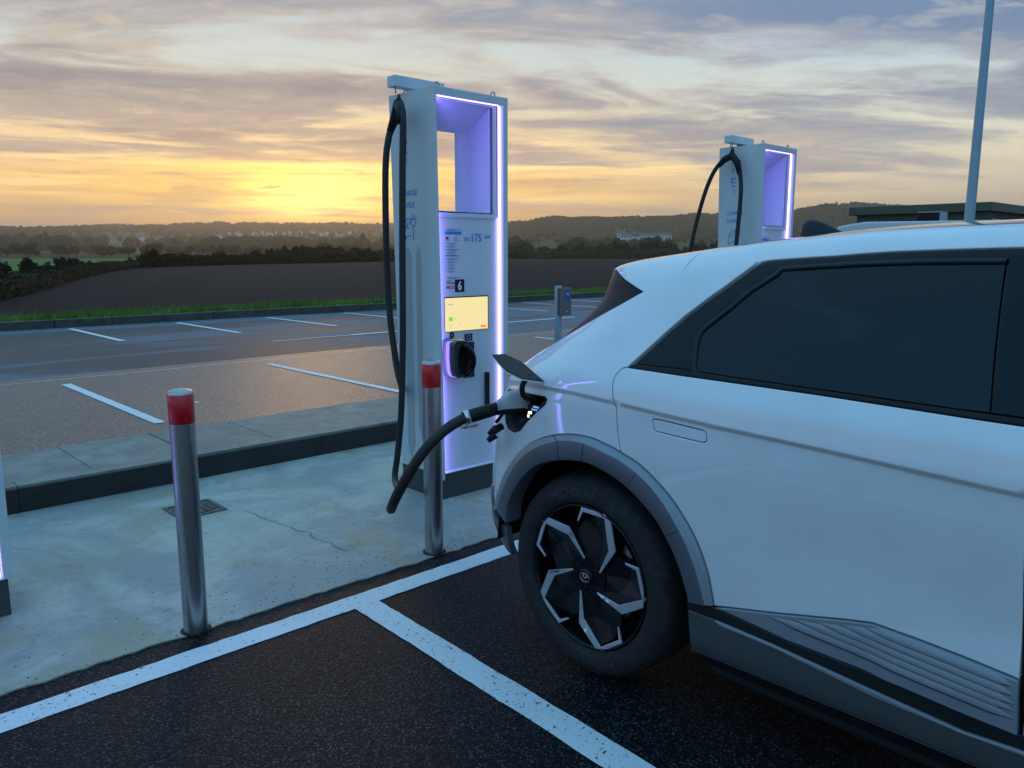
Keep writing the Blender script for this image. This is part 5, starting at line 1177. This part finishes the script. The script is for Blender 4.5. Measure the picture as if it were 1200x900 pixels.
panel('sill_recess', [(1.336, .2505), (1.2347, .262)]+bt_[2:]+[(.3, .224), (-.84, .22), (-.84, .17), (.3, .176)]+arr('band_low')[::-1], M_seal, off=.0035, gap=0, grid=.05)
panel('sill', [(1.3297, .2233), (1.2736, .2235), (1.2194, .2232)]+[(q[0], q[1]-.002) for q in arr('band_low')[3:]]+[(.3, .182), (-.84, .18), (-.84, .082), (.3, .086)]+arr('sill_low')[::-1]+[(1.3352, .0729)], M_sill, off=.004, grid=.05, thick=.03, gap=.001)
panel('sill_bright_strip', [(1.232, .2235), (1.2194, .2245)]+[(q[0], q[1]-.001) for q in arr('band_low')[3:]]+[(.3, .186), (-.84, .182), (-.84, .170), (.3, .172)]+arr('chrome_low')[::-1], M_clad2, off=.010, gap=0, grid=.04, thick=.008, bev=.003)
panel('sill_lower_trim', [(1.335, .0725)]+arr('sill_low')[1:]+[(.3, .0855), (-.84, .083), (-.84, .078), (.3, .0800)]+[(q[0], q[1]-.0065) for q in arr('sill_low')[::-1]], M_chrome, off=.0065, gap=0, grid=.05, thick=.006, bev=.0012)
panel('sill_underside', [(1.335, .064)]+[(q[0], q[1]-.008) for q in arr('sill_low')[1:]]+[(.3, .076), (-.84, .075), (-.84, .004), (1.30, .004)], M_black, off=-.004, gap=0, grid=.06)
# --- wheel-arch cladding, in the pieces the photograph shows
hub = np.array([1.7756, s_of_z(.3742)])
def ang(P): return np.arctan2(P[:, 1]-hub[1], P[:, 0]-hub[0])
def at_ang(P, a):
    A_ = ang(P); o = np.argsort(A_); return np.stack([np.interp(a, A_[o], P[o, 0]), np.interp(a, A_[o], P[o, 1])], -1)
a_lo = {'o': ang(AO).min(), 'm': ang(AM).min(), 'i': ang(AI).min()}; a_hi = {'o': ang(AO).max(), 'm': ang(AM).max(), 'i': ang(AI).max()}
def arch_piece(u0, u1, name, m, rows, mirror=False, dy=0.0, ga=.0015):
    n = max(6, int((u1-u0)*110)); u = np.linspace(u0+ga, u1-ga, n); o = at_ang(AO, a_hi['o']+(a_lo['o']-a_hi['o'])*u); mm_ = at_ang(AM, a_hi['m']+(a_lo['m']-a_hi['m'])*u); ii = at_ang(AI, a_hi['i']+(a_lo['i']-a_hi['i'])*u); vs = []
    for row in rows:
        kind, f, h = row
        q = {'om': lambda: o+(mm_-o)*f, 'mi': lambda: mm_+(ii-mm_)*f, 'i': lambda: ii}[kind]()
        p, nn = surf(q[:, 0], q[:, 1], np.full(n, h)); 
        if dy: p = p.copy(); p[:, 1] = p[:, 1]
        vs.append(p)
    V = np.concatenate(vs); R_ = len(rows); fs = [(r*n+i, r*n+i+1, (r+1)*n+i+1, (r+1)*n+i) for r in range(R_-1) for i in range(n-1)]
    if mirror: V = V.copy(); V[:, 0] = 2*XC-V[:, 0]
    if dy: V = V.copy(); V[:, 1] -= 3.0; V[:, 0] = V[:, 0]
    b = MB(); b.add(V.tolist(), fs[:], True); fs0 = len(fs)
    return C_(b.build(name, m))
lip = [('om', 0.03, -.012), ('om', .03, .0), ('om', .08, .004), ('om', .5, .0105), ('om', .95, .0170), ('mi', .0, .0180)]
fac = [('mi', .0, .0178), ('mi', .03, .0192), ('mi', .5, .0200), ('mi', .93, .0192), ('mi', .985, .0175), ('i', 0, .0140), ('i', 0, -.012), ('i', 0, -.05)]
cuts = [0.0, .17, .335, .505, .60, .93, 1.0]
for mir in (False, True):
    for dy in (0, 3):
        if mir or dy:
            arch_piece(0, 1, 'wheel_arch_trim', M_clad, lip+fac[1:], mir, dy)
        else:
            for i in range(len(cuts)-1): arch_piece(cuts[i], cuts[i+1], 'wheel_arch_trim', M_clad, fac, ga=.0007 if i != 3 else .0016)
            arch_piece(0, .6, 'wheel_arch_lip', M_clad2, lip); arch_piece(.6, 1, 'wheel_arch_lip', M_clad2, lip)  # lip is the same cladding; its upward-facing lightness is put in the colour
# --- inner structure: dark shell behind the panels, wheel wells, charge pocket, floor
sh = MB(); tS = np.concatenate([np.arange(-2.9, 3.25, .05)]); sS = np.concatenate([np.arange(0, 1.42, .04), np.arange(1.42, SMAX, .02), [SMAX-.0005]])
tt_, s2_ = np.meshgrid(tS, sS)
tt_ = np.minimum(tt_, np.vectorize(t_mid)(s2_)); Pm = surf(tt_, s2_, np.full(tt_.shape, -.019))[0]; Pm[..., 2] = np.maximum(Pm[..., 2], .18)
ph = np.array(K['port_hole']); ok_ = ~((tt_ > 1.88) & (tt_ < 2.36) & (s2_ > .60) & (s2_ < .88))
for cy in (1.7756, FWY): ok_ &= ~((np.hypot(tt_-cy, s2_-hub[1]) < .452) | ((abs(tt_-cy) < .45) & (s2_ < hub[1])))
ok_ &= (s2_ > .10) & ((s2_ > .16) | (tt_ < 1.8))
ny_, nx_ = tt_.shape; idx = np.arange(ny_*nx_).reshape(ny_, nx_)
fs = [(idx[j, i], idx[j+1, i], idx[j+1, i+1], idx[j, i+1]) for j in range(ny_-1) for i in range(nx_-1) if ok_[j, i] and ok_[j+1, i] and ok_[j, i+1] and ok_[j+1, i+1] and np.linalg.norm(Pm[j, i]-Pm[j, i+1]) > 1e-4]
fs = [tuple(int(q) for q in f) for f in fs]
for mir in (0, 1):
    V = Pm.reshape(-1, 3).copy()
    if mir: V[:, 0] = 2*XC-V[:, 0]
    b = MB(); b.add(V.tolist(), fs); C_(b.build('inner_shell', M_seal))
C_(MB().box(2.40, 3.49, -1.9, 2.25, .24, .36, .02).build('floor_pan', M_black)); C_(MB().box(2.08, 3.81, -.74, 1.28, .19, .30, .01).build('floor_pan', M_black))
for cy in (1.7756, FWY):
    for sx in (1, -1):
        n = 40; R_ = .462; vs = []
        for xo in (2.035, 2.36):
            for i in range(n+1):
                a = .04+(math.pi-.08)*(i/n); x = xo if sx > 0 else 2*XC-xo; vs.append((x, cy+R_*math.cos(a), .3742+R_*math.sin(a)))
        b = MB(); b.add(vs, [(i, i+1, n+2+i, n+1+i) for i in range(n)]); b.add([(2.36 if sx > 0 else 2*XC-2.36, cy+R_*math.cos(a), .3742+R_*math.sin(a)) for a in np.linspace(.04, math.pi-.04, 30)], [tuple(range(30))])
        C_(b.build('wheel_well', M_seal))
# --- charge port
phc = lin(K['port_hole'], .012); phc = phc if area(phc) > 0 else phc[::-1]; A0, _ = surf(phc[:, 0], phc[:, 1], relief_body(phc[:, 0], phc[:, 1])-.0015); A1, _ = surf(phc[:, 0], phc[:, 1], np.full(len(phc), -.004)); cc = phc.mean(0)
q2 = cc+(phc-cc)*.90; A2, _ = surf(q2[:, 0], q2[:, 1], np.full(len(phc), -.040)); q3 = cc+(phc-cc)*.80; A3, _ = surf(q3[:, 0], q3[:, 1], np.full(len(phc), -.075)); n = len(phc)
A1b, _ = surf((cc+(phc-cc)*.965)[:, 0], (cc+(phc-cc)*.965)[:, 1], np.full(n, -.006))
b = MB(); b.add(np.concatenate([A0, A1b, A2, A3]).tolist(), [(r*n+i, r*n+(i+1) % n, (r+1)*n+(i+1) % n, (r+1)*n+i) for r in range(3) for i in range(n)]+[tuple(range(3*n, 4*n))], True)
port = C_(b.build('charge_port', M_black))
def on(t, s, d): return Vector(surf(np.array([t]), np.array([s]), np.array([d]))[0][0])
fascia = np.array([(2.03, .762), (1.966, .800), (1.962, .789), (2.035, .730), (2.09, .678), (2.11, .700)]); 
C_(skin('port_fascia', lin(fascia, .01), bmap(-.010), M_blackgloss, None, thick=.02, grid=.012, bev=.001, flip=True), port)
# indicator lamps on the fascia
def lamp(t, s, w_, h_, m):
    C_(skin('indicator', lin([(t-w_, s-h_), (t+w_, s-h_), (t+w_, s+h_), (t-w_, s+h_)], .01), bmap(-.0085), m, None, thick=.002, grid=0, bev=.0004, flip=True), port)
for i in range(4): lamp(1.998+i*.0085, .772-.0*i, .0028, .0035, M_indic2); lamp(2.006+i*.0085, .761, .0028, .0030, M_indic2)
lamp(2.0385, .7475, .0045, .0050, M_indic); lamp(2.050, .7455, .0040, .0048, M_indic); lamp(2.052, .733, .0050, .0050, M_indic)
# socket collar and the dangling dust cap
MBc = MB(); sc0 = Vector((2.07, 2.112, .928)); axc = Vector((.82, -.56, -.02)).normalized(); MBc.tube([tuple(sc0), tuple(sc0+axc*.03), tuple(sc0+axc*.05)], [.046, .046, .040], 24); C_(MBc.build('socket', M_black), port)
dc = MB(); D0 = on(2.205, .668, .012); dc.tube([tuple(D0), tuple(D0+Vector((-.03, .012, -.012))), tuple(D0+Vector((-.052, .02, -.03)))], [.013, .017, .011], 14); dc.tube([tuple(D0+Vector((-.038, .0, -.028))), tuple(D0+Vector((-.060, .018, -.052)))], [.016, .010], 10); dc.tube([tuple(D0+Vector((-.018, .02, .012))), tuple(D0+Vector((.004, .004, .045)))], [.007, .006], 8); C_(dc.build('dust_cap', M_black), port)
# flap
FP = [Vector(q) for q in [(1.944, 2.1669, 1.1436), (2.0259, 2.1838, 1.1378), (2.0575, 2.1194, 1.1092), (2.017, 1.963, 1.0569), (1.9197, 1.9789, 1.0773), (1.8932, 2.0349, 1.102)]]
nF = (FP[3]-FP[0]).cross(FP[4]-FP[1]).normalized(); nF = nF if nF.z > 0 else -nF; cF = sum(FP, Vector())/6
FP = [p-nF*((p-cF).dot(nF))*.8 for p in FP]
def slab(P_, n_, d0, d1, name, m, sc_=1.0, bev=.002):
    c = sum(P_, Vector())/len(P_); bm = bmesh.new(); vs = [bm.verts.new(c+(p-c)*sc_+n_*d0) for p in P_]; f = bm.faces.new(vs); r = bmesh.ops.extrude_face_region(bm, geom=[f]); bmesh.ops.translate(bm, vec=n_*(d1-d0), verts=[e for e in r['geom'] if isinstance(e, bmesh.types.BMVert)]); bmesh.ops.recalc_face_normals(bm, faces=bm.faces[:]); bmesh.ops.bevel(bm, geom=bm.edges[:], offset=bev, segments=2, affect='EDGES'); b = MB(); b.frombm(bm); return b.build(name, m)
flap = C_(slab(FP, nF, -.006, -.0015, 'charge_flap', M_paint, 1.02)); C_(slab(FP, nF, -.001, .002, 'flap_liner', M_black, .985, .0015), flap)
arm = MB(); ap = [tuple(q) for q in catmull([(1.9868, 2.012, 1.0758), (1.9475, 2.0023, 1.0535), (1.9492, 2.0082, 1.0249), (1.9763, 2.0185, 0.9986), (2.0704, 2.0601, 0.9589)], .008)]
arm.tube(ap, .0100, 12); C_(arm.build('hinge_arm', M_black), flap)
# --- shark fin aerial
fy = [1.492, 1.478, 1.450, 1.410, 1.370, 1.330]; fz = [1.560, 1.632, 1.640, 1.627, 1.606, 1.585]
vs = []; rows_ = 6
prof = [(1.500, 1.545), (1.492, 1.628), (1.478, 1.6365), (1.455, 1.636), (1.42, 1.627), (1.38, 1.608), (1.335, 1.586), (1.31, 1.572)]
b = MB(); n = len(prof); vs = []
for k_, hw in ((0, .030), (1, .020), (2, .009), (3, 0.0), (4, -.009), (5, -.020), (6, -.030)):
    f = {0: 0, 1: .5, 2: .9, 3: 1, 4: .9, 5: .5, 6: 0}[k_]
    for (y, z) in prof: base = 1.556+(1.48-y)*.06; tw = 1-abs(y-1.43)/.16*.5; vs.append((XC+hw*tw, y, base+(z-base)*f))
b.add(vs, [(k_*n+i, k_*n+i+1, (k_+1)*n+i+1, (k_+1)*n+i) for k_ in range(6) for i in range(n-1)], True); C_(b.build('shark_fin_aerial', mat('dark_blue_black_aerial', (.008, .010, .018), .3, spec=.3)))
# ================================================================== WHEELS
def wheel(cy, mirror=False):
    """wheel centred at the hub; local x = outward face at 0"""
    o = link('wheel', None); C_(o)
    e = o; e.empty_display_size = .1
    X = 2.035
    def W(b, name, m, par=None):
        q = b.build(name, m); q.parent = par or o; return q
    # tyre: x inward from the outer face
    prof = [(.262, .020), (.272, .002), (.288, -.006), (.312, -.008), (.334, -.004), (.349, .006), (.360, .020), (.3665, .040), (.3685, .060), (.3690, .085)]
    groove = [(.3690, .086), (.3635, .087), (.3635, .095), (.3690, .096)]
    full = prof+groove+[(.3692, .125), (.3637, .126), (.3637, .136), (.3692, .137)]+[(.3690, .165), (.3637, .166), (.3637, .176), (.3690, .177)]+[(.3665, .225), (.355, .245), (.33, .262), (.28, .262), (.262, .25)]
    N_ = 240; b = MB(); vs = []
    for (r, x) in full:
        for j in range(N_):
            a = 2*math.pi*j/N_; rr = r; xx = x
            if .010 < x < .045 and j % 4 == 0: rr -= .0035        # shoulder sipes
            if .004 < x < .03 and j % 4 == 0: xx += .0020
            if abs(r-.334) < 1e-4: rr += 0; xx -= .0009
            vs.append((xx, rr*math.cos(a), rr*math.sin(a)))
    b.add(vs, [(i*N_+j, i*N_+(j+1) % N_, (i+1)*N_+(j+1) % N_, (i+1)*N_+j) for i in range(len(full)-1) for j in range(N_)], True); ty = W(b, 'tyre', M_rubber)
    b = MB(); 
    for r_, h in ((.2755, .0012), (.3415, .0012)): 
        xx = float(np.interp(r_, [p[0] for p in prof], [p[1] for p in prof])); b.lathe([(r_-.0022, xx+.0006), (r_, xx-.0016), (r_+.0022, xx+.0006)], axis=0, n=120)
    W(b, 'sidewall_ring', M_rubber)
    # raised sidewall lettering
    def arc_text(s_, size, amid, r0, m, name, xs=1.0, spread=1.0):
        def bend(x, y, z): a = amid-x*spread/r0; r = r0+y; xx = float(np.interp(r, [p[0] for p in prof], [p[1] for p in prof])); return Vector((xx-z*1.2-.0004, r*math.cos(a)*-1 if False else r*math.cos(a), r*math.sin(a)))
        q = text(s_, size, (0, 0, 0), (1, 0, 0), (0, 1, 0), m, None, name=name, depth=.0012, align='CENTER', xs=xs, bend=bend, bold=.0006); q.parent = o; return q
    # seen from outside, +y lies to the left, so text must run towards falling y
    def arc_text2(s_, size, adeg, r0, xs=1.0):
        am_ = math.radians(adeg)
        def bend(x, y, z): a = am_-x/r0; r = r0+y; xx = float(np.interp(r, [p[0] for p in prof], [p[1] for p in prof])); return Vector((xx-z-.0005, -r*math.sin(a-math.pi/2)*-1 if False else r*math.cos(math.pi-a)*1.0, r*math.sin(a)))
        def bend2(x, y, z): th = am_+x/r0; r = r0+y; xx = float(np.interp(r, [p[0] for p in prof], [p[1] for p in prof])); return Vector((xx-z-.0005, -r*math.sin(th), r*math.cos(th)))
        q = text(s_, size, (0, 0, 0), (1, 0, 0), (0, 1, 0), M_letter, None, name='tyre_lettering', depth=.0014, align='CENTER', xs=xs, bend=bend2, bold=.0008); q.parent = o; return q
    arc_text2('MICHELIN', .040, -12, .296, 1.15); arc_text2('MICHELIN', .040, 172, .296, 1.15)
    # rim barrel and lip
    b = MB(); b.lathe([(.262, .018), (.2635, .006), (.258, .002), (.2535, .008), (.248, .03), (.243, .12), (.235, .2)], axis=0, n=96); W(b, 'rim', M_rimblack)
    b = MB(); b.lathe([(.0001, .085), (.10, .085), (.17, .082), (.171, .112), (.0001, .113)], axis=0, n=48); W(b, 'brake_disc', mat('brake_disc_iron', (.14, .13, .125), .35, .8))
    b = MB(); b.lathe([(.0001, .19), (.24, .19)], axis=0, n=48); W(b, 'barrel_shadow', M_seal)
    cp = MB(); cp.add(*(lambda a0, a1: ([(x, r*math.cos(a), r*math.sin(a)) for x in (.062, .078) for r in (.10, .185) for a in np.linspace(a0, a1, 9)], [(i, i+1, 9+i+1, 9+i) for i in range(8)]+[(18+i, 27+i, 27+i+1, 18+i+1) for i in range(8)]+[(9+i, 9+i+1, 27+i+1, 27+i) for i in range(8)]))(math.radians(190), math.radians(235))); W(cp, 'brake_caliper', M_galv)
    # hub plate with five bolt wells
    lug = [(0.0332, .0413), (-.0288, .0477), (-.0492, -.0186), (.001, -.0593), (.0563, -.0216)]
    lr = float(np.mean([math.hypot(*q) for q in lug])); a0 = math.atan2(lug[0][1], lug[0][0])
    hm = plane_map((.012, 0, 0), (0, 1, 0), (0, 0, 1), (-1, 0, 0))
    circ = lambda cx, cy_, r, n=18: np.array([(cx+r*math.cos(2*math.pi*i/n), cy_+r*math.sin(2*math.pi*i/n)) for i in range(n)])
    holes = [circ(lr*math.cos(a0+k_*2*math.pi/5), lr*math.sin(a0+k_*2*math.pi/5), .0135) for k_ in range(5)]
    q = skin('hub_plate', circ(0, 0, .083, 40), hm, M_rimblack, None, holes, thick=.03, grid=.02, bev=.0015, flip=True); q.parent = o
    for k_ in range(5):
        b = MB(); cy1, cz1 = lr*math.cos(a0+k_*2*math.pi/5), lr*math.sin(a0+k_*2*math.pi/5); b.lathe([(.0001, .026), (.007, .026), (.008, .028), (.008, .042)], (0, cy1, cz1), axis=0, n=6, smooth=False); b.lathe([(.0001, .0405), (.0135, .0405)], (0, cy1, cz1), axis=0, n=16); W(b, 'wheel_nut', M_black)
    b = MB(); b.lathe([(.031, .014), (.031, .004), (.028, .0015), (.0001, .0)], axis=0, n=40); cap = W(b, 'hub_cap', M_rimblack)
    em = MB(); el = [(-.0012, -.0215*math.cos(a), .0145*math.sin(a)) for a in np.linspace(0, 2*math.pi, 33)]; em.tube(el, .0013, 8, cap=False)
    em.tube([(-.0012, .0095, -.0088), (-.0014, .0050, .0088)], .0016, 8); em.tube([(-.0012, -.0050, -.0088), (-.0014, -.0095, .0088)], .0016, 8); em.tube([(-.0014, .0074, -.001), (-.0016, -.0074, .001)], .0016, 8)
    qe = em.build('emblem', M_chrome); qe.parent = cap
    # five pinwheel spokes: dark faceted blade + machined edge
    sil = np.array([(.0347, -.0598), (.0314, -.185), (-.0503, -.2557), (-.0849, -.2525), (-.1722, -.1900), (-.1544, -.1293), (-.1445, -.1353), (-.1517, -.1805), (-.0741, -.2350), (.0056, -.1585), (.0227, -.056)])
    bla = [(.0240, -.0560), (.0100, -.1600), (-.0700, -.2340), (-.1144, -.2006), (-.1432, -.1368), (-.1389, -.0764), (-.0402, -.0418)]
    for k_ in range(5):
        a = k_*2*math.pi/5; ca, sa = math.cos(a), math.sin(a)
        rot = lambda p: (p[0]*ca-p[1]*sa, p[0]*sa+p[1]*ca)
        hts = [.0125, .0095, .0095, .026, .034, .026, .018]; c_ = np.mean(bla, 0); b = MB(); sp_ = [rot(p) for p in sil]; b.add([(h, p[0], p[1]) for h in (.0095, .05) for p in sp_], [(i, (i+1) % len(sil), len(sil)+(i+1) % len(sil), len(sil)+i) for i in range(len(sil))]); n = len(bla)
        mid = [rot((.5*(c_[0]+bla[1][0]), .5*(c_[1]+bla[1][1]))), rot((c_[0]-.02, c_[1]-.03))]
        vs = [(h, *rot(p)) for p, h in zip(bla, hts)]+[(.020, *mid[0]), (.036, *mid[1])]+[(.055, *rot(p)) for p in bla]
        fs = [(0, 7, 1), (1, 7, 2), (2, 7, 8), (2, 8, 3), (3, 8, 4), (4, 8, 5), (5, 8, 6), (6, 8, 7), (6, 7, 0)]+[(i, (i+1) % n, n+2+(i+1) % n, n+2+i) for i in range(n)]
        b.add(vs, fs); bl_ = W(b, 'spoke', M_rimblack)
        hp = plane_map((.004, 0, 0), (0, 1, 0), (0, 0, 1), (-1, 0, 0)); s2 = offset((lambda q_: q_ if area(q_) > 0 else q_[::-1])(lin([rot(p) for p in sil], .012)), .0026)
        q = skin('machined_edge', s2, hp, M_alloy, None, thick=.0055, grid=0, bev=.0012, flip=True)
        for v in q.data.vertices:           # dish the edge a little towards the hub
            r = math.hypot(v.co.y, v.co.z); v.co.x += .008*max(0, 1-r/.2)
        q.parent = bl_
    b = MB(); b.lathe([(.0001, -.002), (.006, -.0025), (.0075, .0)], (-.0, .0, 0), axis=0, n=14)
    # red balance dot
    dt = MB(); dt.lathe([(.0001, .0022), (.0050, .0026), (.0055, .004)], (0, -.0737, .2465), axis=0, n=12); W(dt, 'red_dot', M_redprint)
    o.location = (X, cy, .3742)
    if mirror: o.location = (2*XC-X, cy, .3742); o.rotation_euler = (0, 0, math.pi)
    return o
w1 = wheel(1.7756)
def copy_wheel(src, loc, rz):
    c = src.copy(); COL.objects.link(c); c.location = loc; c.rotation_euler = (0, 0, rz)
    for ch in list(src.children):
        d = ch.copy(); COL.objects.link(d); d.parent = c
        for g_ in list(ch.children): e = g_.copy(); COL.objects.link(e); e.parent = d
    return c
copy_wheel(w1, (2.035, FWY, .3742), 0); copy_wheel(w1, (2*XC-2.035, 1.7756, .3742), math.pi); copy_wheel(w1, (2*XC-2.035, FWY, .3742), math.pi)
# ================================================================== HAZE
hz = MB().box(-3900, 3900, -3900, 3900, -45, 175).build('haze', None); hz['kind'] = 'stuff'
hm_ = bpy.data.materials.new('evening_haze'); hm_.use_nodes = True; nt = hm_.node_tree; nt.nodes.clear()
ou = nt.nodes.new('ShaderNodeOutputMaterial'); pv = nt.nodes.new('ShaderNodeVolumePrincipled')
pv.inputs['Color'].default_value = (1.0, .84, .66, 1); pv.inputs['Density'].default_value = .00030; pv.inputs['Anisotropy'].default_value = .72
nt.links.new(pv.outputs[0], ou.inputs['Volume']); hz.data.materials.append(hm_)
